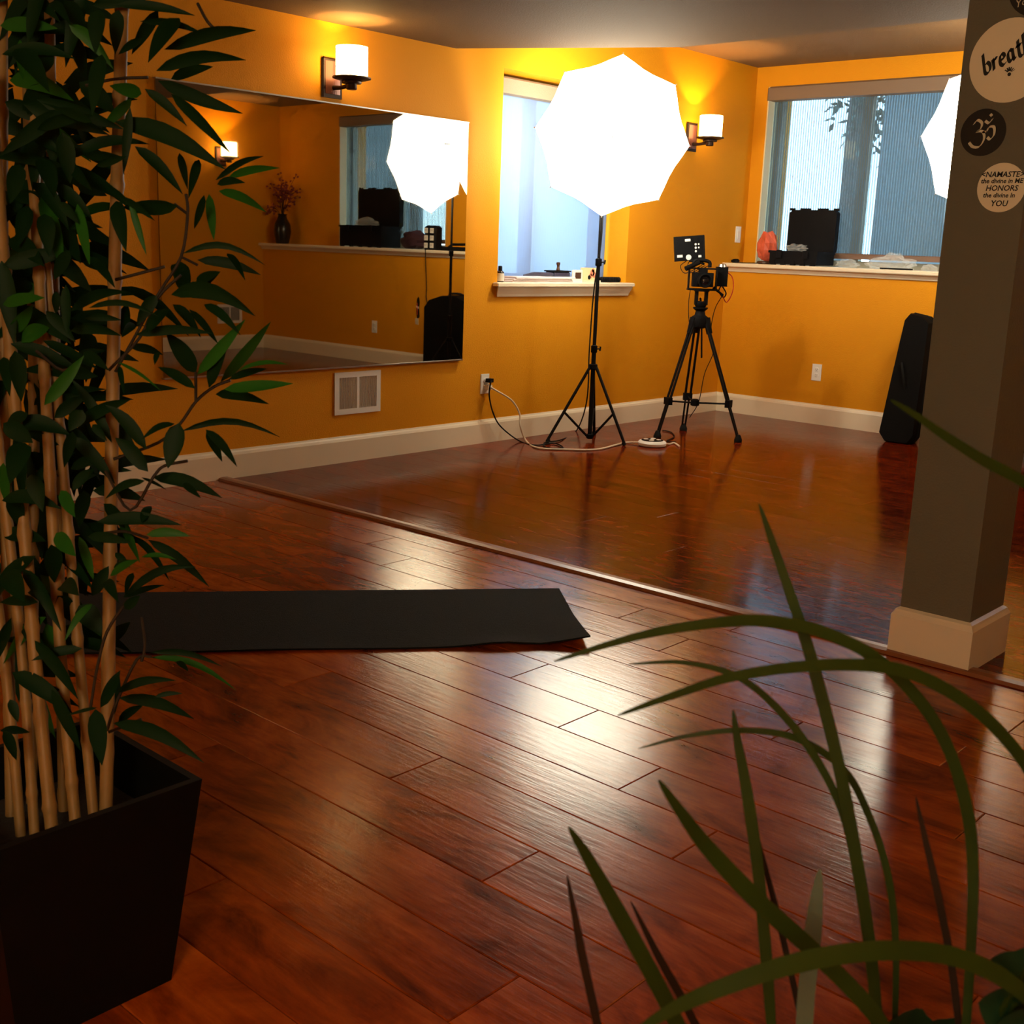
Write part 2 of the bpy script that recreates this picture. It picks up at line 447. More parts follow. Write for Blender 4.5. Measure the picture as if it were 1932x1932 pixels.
# ledge cap on the knee wall, sill of the side window
b = MB()
pr = [(-.012, 1.013), (-.016, 1.022), (-.030, 1.040), (-.034, 1.044), (-.052, 1.046), (-.056, 1.052), (-.056, 1.066), (-.050, ZLEDGE), (YB, ZLEDGE), (YB, ZLEDGE-.03), (-.0, ZLEDGE-.03), (0, 1.013)]
n = len(pr)
for x in (0, W): b.v += [V((x, y, z)) for y, z in pr]
b.f += [(i, n+i, n+(i+1) % n, (i+1) % n) for i in range(n)]+[tuple(range(n)), tuple(range(2*n-1, n-1, -1))]
ledge = struct(b.build('trim_2', 'trim'), 'cream wooden ledge running along the window wall')
for k, wb in enumerate((WB1, WB2)):
    struct(box_obj('trim_%d' % (3+k), (wb[0], YB, ZLEDGE-.03), (wb[1], YB+.2, ZLEDGE), 'trim'), 'cream window stool flush with the long ledge')
b = MB(); z = .928
b.box((-.20, WA[0], z-.023), (0, WA[1], z)); b.bbox((-.001, -2.462, z-.022), (.045, -1.150, z), .005)
pr = [(0, .846), (.012, .846), (.016, .860), (.030, .888), (.036, .906), (0, .906)]; n = len(pr)
for y, s_ in ((-2.425, -1), (-1.185, 1)):
    b.v += [V((d, y+s_*d*.7, zz)) for d, zz in pr]
q = len(b.v)-2*n
b.f += [tuple(q+j for j in (i, (i+1) % n, n+(i+1) % n, n+i)) for i in range(n)]+[tuple(q+i for i in range(n-1, -1, -1)), tuple(q+n+i for i in range(n))]
struct(b.build('trim_5', 'trim'), 'cream moulded sill under the side window')

# ------------------------------------------------------------------ windows and roller shades
def window(name, axis, u0, u1, z0, z1, f0, f1, mull, label):
    """frame between depths f0..f1 across the opening; axis x or y"""
    def bx(bb, ua, ub, za, zb, fa, fb):
        if axis == 'x': bb.box((ua, fa, za), (ub, fb, zb))
        else: bb.box((fa, ua, za), (fb, ub, zb))
    b = MB(); t = .045
    bx(b, u0, u0+t, z0, z1, f0, f1); bx(b, u1-t, u1, z0, z1, f0, f1)
    bx(b, u0+t, u1-t, z0, z0+t, f0, f1); bx(b, u0+t, u1-t, z1-t, z1, f0, f1)
    root = struct(b.build(name, 'frame'), label)
    b = MB(); bx(b, mull-.035, mull+.035, z0+t, z1-t, f0+.005, f1-.005); b.build('mullion', 'frame', root)
    g0 = (f0+f1)/2
    for a_, c_ in ((u0+t, mull-.035), (mull+.035, u1-t)):
        b = MB(); bx(b, a_, c_, z0+t, z1-t, g0-.002, g0+.002); b.build('pane', 'glass', root)
    return root
window('window_1', 'x', WB1[0], WB1[1], ZLEDGE, WB1[3], YB+.14, YB+.20, .80, 'cream framed window above the open black case')
window('window_2', 'x', WB2[0], WB2[1], ZLEDGE, WB2[3], YB+.14, YB+.20, 3.95, 'cream framed window seen in the mirror')
window('window_3', 'y', WA[0], WA[1], .928, WA[3], -.27, -.21, -1.93, 'side window behind the umbrella light')

def shade_b(x0, x1, label, grp):
    t = thing('roller_shade', ((x0+x1)/2, YB+.08, 1.15), label, 'window shade', grp)
    b = MB(); b.bbox((x0-.005, YB-.012, 2.205), (x1+.005, YB+.09, 2.30), .012); b.build('cassette', 'cassette', t)
    b = MB(); b.add([(x0+.012, YB+.080, 1.165), (x1-.012, YB+.080, 1.165), (x1-.012, YB+.080, 2.21), (x0+.012, YB+.080, 2.21)], [(0, 1, 2, 3)]); b.build('cloth', 'clothB', t)
    b = MB(); b.bbox((x0+.012, YB+.068, 1.130), (x1-.012, YB+.092, 1.168), .006); b.build('bottom_rail', 'brownbar', t)
    return t
shade_b(WB1[0], WB1[1], 'grey screen roller shade behind the pink salt rock and open case', 'screen roller shades')
shade_b(WB2[0], WB2[1], 'grey screen roller shade seen only as a reflection in the mirror', 'screen roller shades')
# cream jamb liner on the near side of each opening
for k, wb in enumerate((WB1, WB2)):
    b = MB(); b.box((wb[0], YB+.001, ZLEDGE), (wb[0]+.010, YB+.14, WB1[3])); b.box((wb[1]-.010, YB+.001, ZLEDGE), (wb[1], YB+.14, WB1[3]))
    struct(b.build('trim_%d' % (6+k), 'vinyl'), 'cream jamb liner of the window')
t = thing('roller_shade', (-.17, -1.81, .96), 'pale blue-white roller shade with woven valance behind the umbrella light', 'window shade')
b = MB(); b.bbox((-.205, WA[0]+.004, 1.985), (-.10, WA[1]-.004, 2.075), .010); b.build('valance', 'cassette_light', t)
b = MB(); b.add([(-.171, WA[0]+.006, .955), (-.171, WA[1]-.02, .955), (-.171, WA[1]-.02, 2.0), (-.171, WA[0]+.006, 2.0)], [(0, 1, 2, 3)]); b.build('cloth', 'clothA', t)
b = MB(); b.bbox((-.182, WA[0]+.006, .935), (-.160, WA[1]-.02, .958), .005); b.build('bottom_rail', 'cassette_light', t)

# ------------------------------------------------------------------ outside
struct(box_obj('ground', (-9, YB+T, -.3), (13, 14, .55), 'lawn'), 'pale ground outside the windows')
struct(box_obj('ground', (-12, -9, -.3), (-T, YB+T, .25), 'lawn'), 'pale ground outside the side window')
struct(box_obj('wall_garden', (.13, 2.0, .55), (2.2, 2.25, 3.6), 'stucco'), 'blue-grey garden wall outside the first window')
struct(box_obj('wall_garden', (5.62, 2.0, .55), (9.0, 2.25, 3.6), 'stucco'), 'blue-grey garden wall outside the second window')
def tree(base, top, r, crown, label, seed):
    t = thing('tree', base, label, 'tree')
    b0, t0 = V(base), V(top)
    MB().tube(smooth_path([b0, lerp(b0, t0, .4)+V((.05, 0, 0)), lerp(b0, t0, .75), t0], 5), [r*(1-.03*i) for i in range(16)], 10).build('trunk', 'bark', t, True)
    rnd = random.Random(seed)
    b = MB()
    for k in range(9):
        a = lerp(b0, t0, rnd.uniform(.6, 1)); e = V(crown[k % len(crown)])+V((rnd.uniform(-.4, .4), rnd.uniform(-.3, .3), rnd.uniform(-.15, .35)))
        b.tube(smooth_path([a, lerp(a, e, .5)+V((0, 0, .12)), e], 4), [r*.25*(1-.09*i) for i in range(9)], 6)
    b.build('branches', 'bark', t, True)
    b = MB()
    for c in crown:
        for k in range(110):
            p = V(c)+V((rnd.gauss(0, .17), rnd.gauss(0, .15), rnd.gauss(0, .12)))
            d = V((rnd.uniform(-1, 1), rnd.uniform(-1, 1), rnd.uniform(-1, .4))).normalized(); s_ = d.orthogonal().normalized()
            L_ = rnd.uniform(.07, .14)
            b.add([p, p+d*L_*.5+s_*L_*.2, p+d*L_, p+d*L_*.5-s_*L_*.2], [(0, 1, 2, 3)])
    o = b.build('foliage', 'foliage', t); o['kind'] = 'stuff'
    return t
tp = on(1622, 215, 1, 3.0); bp_ = on(1585, 470, 1, 3.0); bp_.z = .55
tree((bp_.x-.03, 3.0, .55), (tp.x, 3.0, 2.9), .13, [(-.62, 3, 2.66), (-.42, 3.0, 2.55), (-.30, 3, 2.75), (-.75, 3, 2.95), (-.30, 3, 2.30)], 'dark tree silhouette behind the shade above the open case', 3)
tree((4.62, 1.2, .55), (4.55, 1.2, 2.9), .06, [(4.5, 1.2, 2.2), (4.65, 1.2, 2.5), (4.35, 1.2, 2.75)], 'dark tree outside the window reflected in the mirror', 5)

# ------------------------------------------------------------------ mirror
yl, yr, zb, zt = -4.61, -2.711, .501, 1.774
t = thing('wall_mirror', (.01, (yl+yr)/2, zb), 'large frameless rectangular mirror on the orange wall', 'mirror')
box_obj('glass', (.012, yl, zb), (.020, yr, zt), 'mirror', t)
b = MB(); b.box((.001, yl+.006, zb+.006), (.012, yr-.006, zt-.006)); b.build('backing', 'darkwood', t)
b = MB(); b.box((.001, yl, zt), (.024, yr, zt+.006)); b.build('top_channel', 'steel', t)
b = MB(); b.box((.001, yl, zb-.007), (.024, yr, zb)); b.build('bottom_channel', 'steel', t)

# ------------------------------------------------------------------ pillar with round stickers
px0, px1, py0, py1 = 3.329, 3.571, -4.245, -3.955
t = struct(box_obj('pillar', (px0+.018, py0+.018, .12), (px1-.018, py1-.018, ZL), 'grey'), 'square warm grey pillar on a cream base')
b = MB(); ch = .014
def sq(i, z): return [(px0+i, py0+i, z), (px1-i, py0+i, z), (px1-i, py1-i, z), (px0+i, py1-i, z)]
b.v += [V(p) for p in sq(0, 0)+sq(0, .122)+sq(.006, .132)+sq(.008, .138)+sq(.0185, .145)]
b.f += [(3, 2, 1, 0), (16, 17, 18, 19)]
for k in (0, 4, 8, 12): b.f += [(k+i, k+(i+1) % 4, k+4+(i+1) % 4, k+4+i) for i in range(4)]
o = b.build('base_moulding', 'trim', t)
YF = py0+.018
def disc(c, r, material, name, label, dy=.0012, n=48):
    b = MB(); b.prism([(c.x+r*math.cos(2*math.pi*k/n), YF, c.z+r*math.sin(2*math.pi*k/n)) for k in range(n)], (0, -dy, 0))
    o = b.build(name, material); tag(o, label, 'sticker', 'round stickers on the pillar'); return o
def strokes(parent, name, paths, c, ang, sc, nib, w, material, y):
    """pen strokes (2-D polylines) laid on the pillar face with a slanted nib"""
    b = MB(); ca, sa = math.cos(ang), math.sin(ang)
    nx, nz_ = math.cos(nib)*w/2, math.sin(nib)*w/2; mn = w*.13
    for path in paths:
        pts = smooth_path([(p[0], 0, p[1]) for p in path], 6) if len(path) > 2 else [V((p[0], 0, p[1])) for p in path]
        base = len(b.v)
        for i, p in enumerate(pts):
            tg = pts[min(i+1, len(pts)-1)]-pts[max(i-1, 0)]
            tg = tg.normalized() if tg.length > 0 else V((1, 0, 0)); nn = V((-tg.z, 0, tg.x))
            sgn = 1 if nn.x*nx+nn.z*nz_ > 0 else -1
            ox, oz = nx*sgn+nn.x*mn, nz_*sgn+nn.z*mn
            for q in (1, -1):
                u, v_ = p.x*sc+ox*q, p.z*sc+oz*q
                b.v.append(V((c.x+u*ca-v_*sa, y, c.z+u*sa+v_*ca)))
        for i in range(len(pts)-1): b.f.append((base+2*i, base+2*i+1, base+2*i+3, base+2*i+2))
    return b.build(name, material, parent)
def write(parent, txt, c, size, material, y, ang=0, shear=0, bold=.0):
    cu = bpy.data.curves.new('lettering', 'FONT'); cu.body = txt; cu.size = size; cu.align_x = 'CENTER'; cu.align_y = 'CENTER'
    cu.shear = shear; cu.offset = bold; cu.resolution_u = 2
    tmp = bpy.data.objects.new('tmp', cu); COL.objects.link(tmp)
    bpy.context.view_layer.update()
    me = bpy.data.meshes.new_from_object(tmp.evaluated_get(bpy.context.evaluated_depsgraph_get()))
    bpy.data.objects.remove(tmp)
    ca, sa = math.cos(ang), math.sin(ang); pl = parent.location
    for v_ in me.vertices:
        u, q = v_.co.x, v_.co.y
        v_.co = V((c.x+u*ca-q*sa, y, c.z+u*sa+q*ca))-pl
    me.materials.clear(); me.materials.append(M[material])
    o = bpy.data.objects.new('lettering', me); COL.objects.link(o); o.parent = parent; return o
# letters, x-height 1, as pen strokes
LET = {
 'b': ([[(.15, 1.75), (.1, .9), (.08, .15), (.3, 0), (.55, .2), (.6, .6), (.4, .9), (.12, .7)]], .8),
 'r': ([[(.1, .95), (.12, .5), (.08, 0)], [(.12, .6), (.3, .9), (.48, .85)]], .62),
 'e': ([[(.1, .5), (.5, .6), (.48, .9), (.25, .97), (.08, .6), (.1, .2), (.32, 0), (.58, .18)]], .72),
 'a': ([[(.52, .85), (.3, .97), (.1, .65), (.1, .2), (.28, 0), (.5, .3)], [(.55, .95), (.52, .4), (.58, .05), (.7, .1)]], .82),
 't': ([[(.28, 1.45), (.24, .7), (.25, .15), (.42, .0), (.55, .12)], [(.02, .95), (.52, 1.0)]], .62),
 'h': ([[(.15, 1.75), (.12, .9), (.08, 0)], [(.12, .6), (.32, .93), (.5, .8), (.5, .35), (.55, 0)]], .76),
}
BR = on(1905, 114, 1, YF); BR = V((BR.x, YF, BR.z))
s1 = disc(BR, .104, 'sticker', 'round_sticker', 'large cream round sticker reading breathe on the grey pillar')
u = 0; paths = []
for ch_ in 'breathe':
    g, adv = LET[ch_]
    for p in g: paths.append([(u+x+.12*y, y) for x, y in p])
    u += adv
ctr = V((BR.x+.002, 0, BR.z+.012))
paths = [[(x-u/2, y-.5) for x, y in p] for p in paths]
strokes(s1, 'lettering', paths, ctr, math.radians(24), .0295, math.radians(35), .0080, 'ink', YF-.0022)
fl = [[(0.0+.25*math.sin(a), .25*math.cos(a)), (.0+.75*math.sin(a), .75*math.cos(a))] for a in [math.radians(d) for d in (-55, -30, -8, 14, 38, 58)]]
FC = on(1905, 138, 1, YF)
strokes(s1, 'flower_mark', fl, V((FC.x, 0, FC.z)), 0, .020, math.radians(20), .003, 'ink', YF-.0022)
b = MB(); b.add([(FC.x+.0048*math.cos(k*.7854), YF-.0022, FC.z-.003+.0048*math.sin(k*.7854)) for k in range(8)], [tuple(range(8))]); b.build('flower_dot', 'ink', s1)
OM = on(1855, 250, 1, YF)
s2 = disc(OM, .060, 'sblack', 'round_sticker', 'black round sticker with a pale om sign on the grey pillar')
om = [[(-.55, .62), (-.3, .85), (-.02, .62), (-.12, .28), (-.38, .16)], [(-.38, .16), (.02, .10), (.10, -.35), (-.2, -.78), (-.62, -.72), (-.85, -.42)],
      [(.0, .08), (.25, .05), (.42, .3), (.72, .25), (.72, -.2), (.48, -.45), (.3, -.3)], [(.18, .72), (.42, .55), (.66, .78)]]
strokes(s2, 'om_sign', om, V((OM.x-.001, 0, OM.z-.002)), math.radians(8), .042, math.radians(40), .0062, 'chalk', YF-.0022)
b = MB(); c_ = V((OM.x+.0165, 0, OM.z+.043)); b.add([(c_.x-.005, YF-.0022, c_.z), (c_.x, YF-.0022, c_.z-.005), (c_.x+.005, YF-.0022, c_.z), (c_.x, YF-.0022, c_.z+.005)], [(0, 1, 2, 3)]); b.build('om_dot', 'chalk', s2)
NM = on(1889, 354, 1, YF)
s3 = disc(NM, .063, 'sticker', 'round_sticker', 'small cream round sticker with namaste verse on the grey pillar')
for txt, dz, sz, dx in (('<NAMASTE>', .033, .0200, 0), ('the divine in ME', .0165, .0168, 0), ('HONORS', -.002, .0200, .002), ('the divine In', -.020, .0168, -.003), ('YOU', -.041, .0210, .000)):
    write(s3, txt, V((NM.x+dx, 0, NM.z+dz)), sz, 'ink', YF-.0022, 0, .15, .0004)
TC = on(1960, -28, 1, YF)
s4 = disc(TC, .074, 'sblack', 'round_sticker', 'black round sticker at the top edge of the photo on the grey pillar')
write(s4, 'Yo', V((on(1926, 6, 1, YF).x, 0, on(1926, 6, 1, YF).z)), .026, 'chalk', YF-.0022, math.radians(15), .3)

# ------------------------------------------------------------------ wall sconces
def make_sconce():
    """plate on x = 0 at the origin, dish and glass standing out to +x"""
    t = thing('wall_sconce', (0, 0, 0), 'x', 'wall lamp', 'bronze sconces with white drum shades')
    b = MB(); b.bbox((0, -.0625, -.092), (.014, .0625, .092), .008); b.build('back_plate', 'bronze', t)
    b = MB()
    for k in range(7):                       # curved copper insert
        a0, a1 = -.045+.09*k/7, -.045+.09*(k+1)/7
        d0, d1 = .014+.010*math.cos(a0/.045*1.4), .014+.010*math.cos(a1/.045*1.4)
        b.add([(.012, a0, -.075), (d0, a0, -.075), (d1, a1, -.075), (.012, a1, -.075), (.012, a0, .075), (d0, a0, .075), (d1, a1, .075), (.012, a1, .075)],
              [(0, 1, 2, 3), (7, 6, 5, 4), (1, 5, 6, 2), (0, 4, 5, 1), (2, 6, 7, 3), (0, 3, 7, 4)])
    b.build('plate_insert', 'copper', t)
    MB().tube([(.02, 0, -.045), (.07, 0, -.048), (.155, 0, -.040)], [.012, .010, .010], 10).build('arm', 'bronze', t, True)
    c = (.155, 0, 0)
    MB().lathe([(.022, -.062), (.026, -.058), (.024, -.036), (.046, -.034), (.048, -.026), (.040, -.024), (.070, -.018), (.092, -.012), (.092, -.006), (.066, -.003), (.02, -.003)], c, 32).build('dish', 'bronze', t, True)
    b = MB(); r, h, th = .076, .130, .004; n = 24
    prof = [(r, -.003), (r, h), (r-th, h), (r-th, -.001)]
    for rr, z in prof: b.v += [V((c[0]+rr*math.cos(2*math.pi*k/n), rr*math.sin(2*math.pi*k/n), z)) for k in range(n)]
    for i in range(3):
        for k in range(n): b.f.append((i*n+k, i*n+(k+1) % n, (i+1)*n+(k+1) % n, (i+1)*n+k))
    b.build('drum_shade', 'shade', t, True)
    MB().lathe([(.008, 0), (.012, .01), (.012, .028), (.006, .036)], c, 12).build('bulb', 'white', t, True)
    return t
def copy_tree(o, parent=None):
    c = o.copy(); COL.objects.link(c); c.parent = parent
    for k in o.children: copy_tree(k, c)
    return c
sc0 = make_sconce()
spots = [((0, -3.645, 1.893), 0, 'bronze sconce with lit white drum shade just above the mirror'),
         ((0, -.56, 1.893), 0, 'bronze sconce with lit white drum shade beside the umbrella light'),
         ((0, -6.73, 1.893), 0, 'bronze sconce with lit white drum shade on the mirror wall beyond the bamboo'),
         ((W, -.50, 1.893), math.pi, 'bronze sconce with lit white drum shade reflected in the mirror'),
         ((W, -3.60, 1.893), math.pi, 'bronze sconce with lit drum shade midway along the wall opposite the mirror'),
         ((W, -6.70, 1.893), math.pi, 'bronze sconce with lit drum shade on the opposite wall near the viewer')]
for i, (p, rz, lb) in enumerate(spots):
    o = sc0 if i == 0 else copy_tree(sc0)
    o.location = p; o.rotation_euler = (0, 0, rz); o['label'] = lb
    ld = bpy.data.lights.new('sconce_bulb_light', 'POINT'); ld.energy = BULB_W; ld.color = WARM; ld.shadow_soft_size = .012
    lo = bpy.data.objects.new('sconce_bulb_light', ld); COL.objects.link(lo); lo.parent = o; lo.location = (.155, 0, .052)

# ------------------------------------------------------------------ vents, outlets, switch
def vent(x, y0, y1, z0, z1, s, label):
    t = thing('wall_vent', (x, (y0+y1)/2, z0), label, 'vent', 'louvred wall vents')
    d = lambda q: x+s*q
    b = MB(); fr = .028
    for lo, hi in (((y0, z0), (y1, z0+fr)), ((y0, z1-fr), (y1, z1)), ((y0, z0+fr), (y0+fr, z1-fr)), ((y1-fr, z0+fr), (y1, z1-fr)), (((y0+y1)/2-.007, z0+fr), ((y0+y1)/2+.007, z1-fr))):
        b.box((min(d(0), d(.008)), lo[0], lo[1]), (max(d(0), d(.008)), hi[0], hi[1]))
    b.build('frame', 'white', t)
    b = MB(); b.box((min(d(.0005), d(.0015)), y0+fr, z0+fr), (max(d(.0005), d(.0015)), y1-fr, z1-fr)); b.build('duct_opening', 'rubber', t)
    for a, c in ((y0+fr, (y0+y1)/2-.007), ((y0+y1)/2+.007, y1-fr)):
        b = MB(); n = 11
        for k in range(n):
            yy = a+(c-a)*(k+.5)/n
            b.obox((d(.004), yy, (z0+z1)/2), ((.75, .66, 0), (-.66, .75, 0), (0, 0, 1)), (.007, .0022, z1-z0-2*fr))
        b.build('louvres', 'white', t)
    return t
vent(0, -3.622, -3.311, .251, .470, 1, 'white louvred wall vent below the mirror')
vent(W, -.566, -.275, .26, .450, -1, 'white louvred wall vent reflected low in the mirror')

def outlet(c, nrm, label, sockets=True, cat='outlet'):
    """plate .07 x .114 at c on a wall with outward normal nrm"""
    c = V(c); n = V(nrm); u = V((0, 0, 1)).cross(n)
    t = thing('wall_outlet' if sockets else 'light_switch', c, label, cat)
    b = MB(); b.obox(c+n*.002, (u, (0, 0, 1), n), (.070, .114, .004)); b.obox(c+n*.0045, (u, (0, 0, 1), n), (.062, .106, .002)); b.build('plate', 'white', t)
    if sockets:
        for s in (-1, 1):
            p = c+V((0, 0, s*.0195))
            b = MB(); b.lathe([(.0165, .005), (.0165, .007), (.0155, .0075)], p, 20, n); o = b.build('socket', 'white', t, True)
            b = MB()
            for q in (-1, 1): b.obox(p+u*.0062*q+n*.0076+V((0, 0, .003)), (u, (0, 0, 1), n), (.002, .008, .0008))
            b.lathe([(.0024, .0072), (.0024, .0080)], p-V((0, 0, .007)), 8, n)
            b.build('slots', 'rubber', o)
    else:
        b = MB(); b.obox(c+n*.007, (u, (0, 0, 1), n), (.032, .066, .004)); b.build('rocker', 'white', t)
    return t
oA = outlet((0, -2.503, .347), (1, 0, 0), 'white outlet on the mirror wall with a black and a white plug')
outlet((.795, 0, .357), (0, -1, 0), 'white outlet with empty sockets low on the knee wall')
outlet((3.875, 0, .340), (0, -1, 0), 'white outlet reflected low in the middle of the mirror')
outlet((0, .125, 1.275), (1, 0, 0), 'white rocker light switch beside the window corner', False, 'switch')

# ------------------------------------------------------------------ umbrella studio lights
def umbrella_light(base, feet, rim_px, rim_depth, radius, twist, crown, top_z, label, aim, lamp, cloth='canopy'):
    B = V(base); t = thing('umbrella_light', B, label, 'studio light', 'umbrella studio lights')
    C = at(rim_px[0], rim_px[1], rim_depth) if len(rim_px) == 2 else V(rim_px); ax = (V(aim)-C).normalized()
    rr = RT.copy(); rr = (rr-ax*rr.dot(ax)).normalized(); uu = ax.cross(rr).normalized()
    if uu.z < 0: uu = -uu
    MB().tube([B+V((0, 0, .02)), B+V((0, 0, .56))], .0135, 12).build('lower_tube', 'blackm', t, True)
    MB().tube([B+V((0, 0, .54)), B+V((0, 0, 1.07))], .0110, 12).build('middle_tube', 'blackm', t, True)
    MB().tube([B+V((0, 0, 1.05)), B+V((0, 0, top_z))], .0088, 12).build('upper_tube', 'blackm', t, True)
    for z in (.555, 1.06):
        o = MB().lathe([(.017, -.022), (.019, -.018), (.019, .018), (.015, .022)], B+V((0, 0, z)), 14).build('collar', 'black', t, True)
        k0 = B+V((0, 0, z))+RT*.018; MB().tube([k0, k0+RT*.016], .004, 8).tube([k0+RT*.016-UP*.012, k0+RT*.020+UP*.013], .0055, 8).build('knob', 'black', o, True)
    MB().lathe([(.018, -.018), (.026, -.012), (.026, .012), (.018, .016)], B+V((0, 0, crown)), 14).build('leg_crown', 'black', t, True)
    MB().lathe([(.018, -.014), (.022, -.010), (.022, .010), (.018, .014)], B+V((0, 0, .03)), 14).build('brace_hub', 'black', t, True)
    for f in feet:
        F = V(f); d = (F-B).normalized()
        a = B+V((0, 0, crown))+d*.02
        lg = MB().tube([a, F+V((0, 0, .01))], .0090, 10).build('leg', 'blackm', t, True)
        MB().tube([lerp(a, F, .955), F+V((0, 0, .003))], .012, 10).build('rubber_foot', 'rubber', lg, True)
        mid = lerp(a, F, .60); MB().tube([B+V((0, 0, .03))+d*.018, mid], .0072, 8).build('brace', 'blackm', t, True)
    # lamp head with bulb, umbrella shaft
    H = B+V((0, 0, top_z)); hd = (C-H); sh = H+V((0, 0, .02))
    MB().lathe([(.014, -.05), (.022, -.045), (.022, .012), (.012, .02)], H, 14).build('tilt_head', 'black', t, True)
    MB().lathe([(.020, -.035), (.034, -.03), (.034, .05), (.024, .06)], sh+ax*.0+V((0, 0, .03)), 16, ax).build('lamp_socket', 'black', t, True)
    apex = C+ax*(radius*.36)
    MB().tube([C-ax*.20+uu*(-.03), apex+ax*.035], .0042, 8).build('shaft', 'steel', t, True)
    # canopy: eight panels, scalloped between the rib tips, curved like a bowl
    n = 8; sub = 5; rows_ = 6; b = MB()
    def pt(a, s):
        """a angle in tips, s 0..1 from apex to rim"""
        k = a % 1.0; sag = 1-.108*math.sin(math.pi*k)*s**1.3
        th = 2*math.pi*a/n+twist; R = radius*s*sag
        h = radius*.36*(1-s**2)*(1-.06*math.sin(math.pi*k))
        return C+(rr*math.cos(th)+uu*math.sin(th))*R+ax*h
    cols = n*sub
    b.v.append(apex)
    for i in range(1, rows_+1):
        for k in range(cols): b.v.append(pt(k/sub, i/rows_))
    for k in range(cols): b.f.append((0, 1+k, 1+(k+1) % cols))
    for i in range(rows_-1):
        for k in range(cols):
            q = 1+i*cols; b.f.append((q+k, q+cols+k, q+cols+(k+1) % cols, q+(k+1) % cols))
    cn = b.build('canopy', cloth, t, True)
    for k in range(n):
        pts = [pt(k, s)-ax*.004 for s in (.02, .25, .5, .75, 1.0)]
        tipd = (pts[-1]-pts[-2]).normalized()
        rb = MB().tube(pts+[pts[-1]+tipd*.008], .0016, 6).build('rib', 'steel', t)
        MB().tube([pts[-1]-tipd*.002, pts[-1]+tipd*.010], .0032, 6).build('rib_tip', 'white', rb)
    # bulb
    bc = sh+V((0, 0, .03))+ax*.085
    b = MB().lathe([(.012, -.03), (.028, -.01), (.034, .02), (.026, .05), (.008, .065)], bc, 16, ax).build('bulb', 'bulb', t, True)
    ld = bpy.data.lights.new('studio_bulb_light', 'POINT'); ld.energy = lamp; ld.color = STUDIO; ld.shadow_soft_size = .05
    lo = bpy.data.objects.new('studio_bulb_light', ld); COL.objects.link(lo); lo.parent = t; lo.location = bc+ax*.075-B
    return t
S1 = V((.342, -1.924, 0))
UL1 = umbrella_light(S1, [(.227, -2.185, 0), (.578, -1.886, 0), (.20, -1.70, 0)], (1155, 258), 6.45, .426, math.radians(83.5), .45, 1.70,
               'black stand with glowing white umbrella in front of the side window', CAM, LAMP_W)
S2 = V((2.15, -.71, 0))
umbrella_light(S2, [(2.30, -.93, 0), (2.33, -.52, 0), (1.93, -.62, 0)], (1878, 262), 6.20, .420, math.radians(90), .38, 1.66,
               'black stand with glowing white umbrella partly hidden behind the grey pillar', (1.9, -6.0, 1.2), LAMP_W*.4)

umbrella_light((5.12, -8.62, 0), [(5.30, -8.80, 0), (4.88, -8.66, 0), (5.17, -8.38, 0)], (4.98, -8.42, 1.62), 0, .420, math.radians(90), .42, 1.60,
               'added fill light, glowing white umbrella on a black stand behind the viewer', (3.45, -4.3, .7), LAMP_W*.15, 'fill_canopy')  # unseen light, added to brighten the pillar base and stickers

# ------------------------------------------------------------------ tripod and camera rig
A = V((.62, -1.24, .73))
t = thing('camera_tripod', (.62, -1.24, 0), 'black twin-tube video tripod near the corner', 'tripod')
MB().lathe([(.030, -.05), (.052, -.04), (.056, -.005), (.050, .02), (.034, .03), (.028, .055), (.046, .07), (.046, .078)], A, 20).build('bowl', 'black', t, True)
hub = V((.625, -1.235, .215))
MB().lathe([(.018, -.02), (.028, -.015), (.028, .018), (.016, .024)], hub, 12).build('spreader_hub', 'black', t, True)
for f in ((.518, -1.467, 0), (.438, -1.064, 0), (.92, -1.175, 0)):
    Fp = V(f); d = (Fp-V((A.x, A.y, 0))).normalized(); side = V((-d.y, d.x, 0))
    a = A+d*.045+V((0, 0, -.01)); e = Fp+V((0, 0, .02)); kn = lerp(a, e, .70)
    lg = MB().tube([a+V((0, 0, .025)), lerp(a, e, .10)], [.022, .019], 10).build('leg', 'black', t, True)
    for s in (-1, 1): MB().tube([a+side*.014*s, kn+side*.017*s], .0080, 8).build('upper_tube', 'blackm', lg, True)
    b = MB(); b.obox(kn, (side, d, (0, 0, 1)), (.056, .030, .045)); b.build('clamp', 'black', lg)
    for s in (-1, 1): MB().tube([kn+side*.012*s, e+side*.010*s], .0062, 8).build('lower_tube', 'blackm', lg, True)
    MB().lathe([(.024, -.02), (.026, -.008), (.018, .012), (.012, .025)], e, 12).build('foot', 'rubber', lg, True)
    MB().tube([hub, kn], .0055, 8).build('spreader_arm', 'blackm', t, True)
MB().lathe([(.03, 0), (.036, .012), (.036, .03), (.028, .036)], A+V((0, 0, .078)), 16).build('pan_head', 'black', t, True)
rx = V((RT.x, RT.y, 0)).normalized(); nz3 = V((0, 0, 1)); toward = V((-FW.x, -FW.y, 0)).normalized()
for s in (-1, 1):
    b = MB(); b.obox(A+rx*.030*s+V((0, 0, .135)), (rx, toward, nz3), (.018, .045, .085)); b.build('tilt_yoke', 'black', t)
b = MB(); b.obox(A+V((0, 0, .182)), (rx, toward, nz3), (.085, .075, .016)); b.build('mount_plate', 'black', t)
MB().tube(smooth_path([A+V((0, 0, .13))-toward*.03, A+V((0, 0, .06))-toward*.15+rx*.03, A+V((0, 0, -.25))-toward*.20+rx*.06], 5), .006, 8).build('pan_handle', 'blackm', t, True)

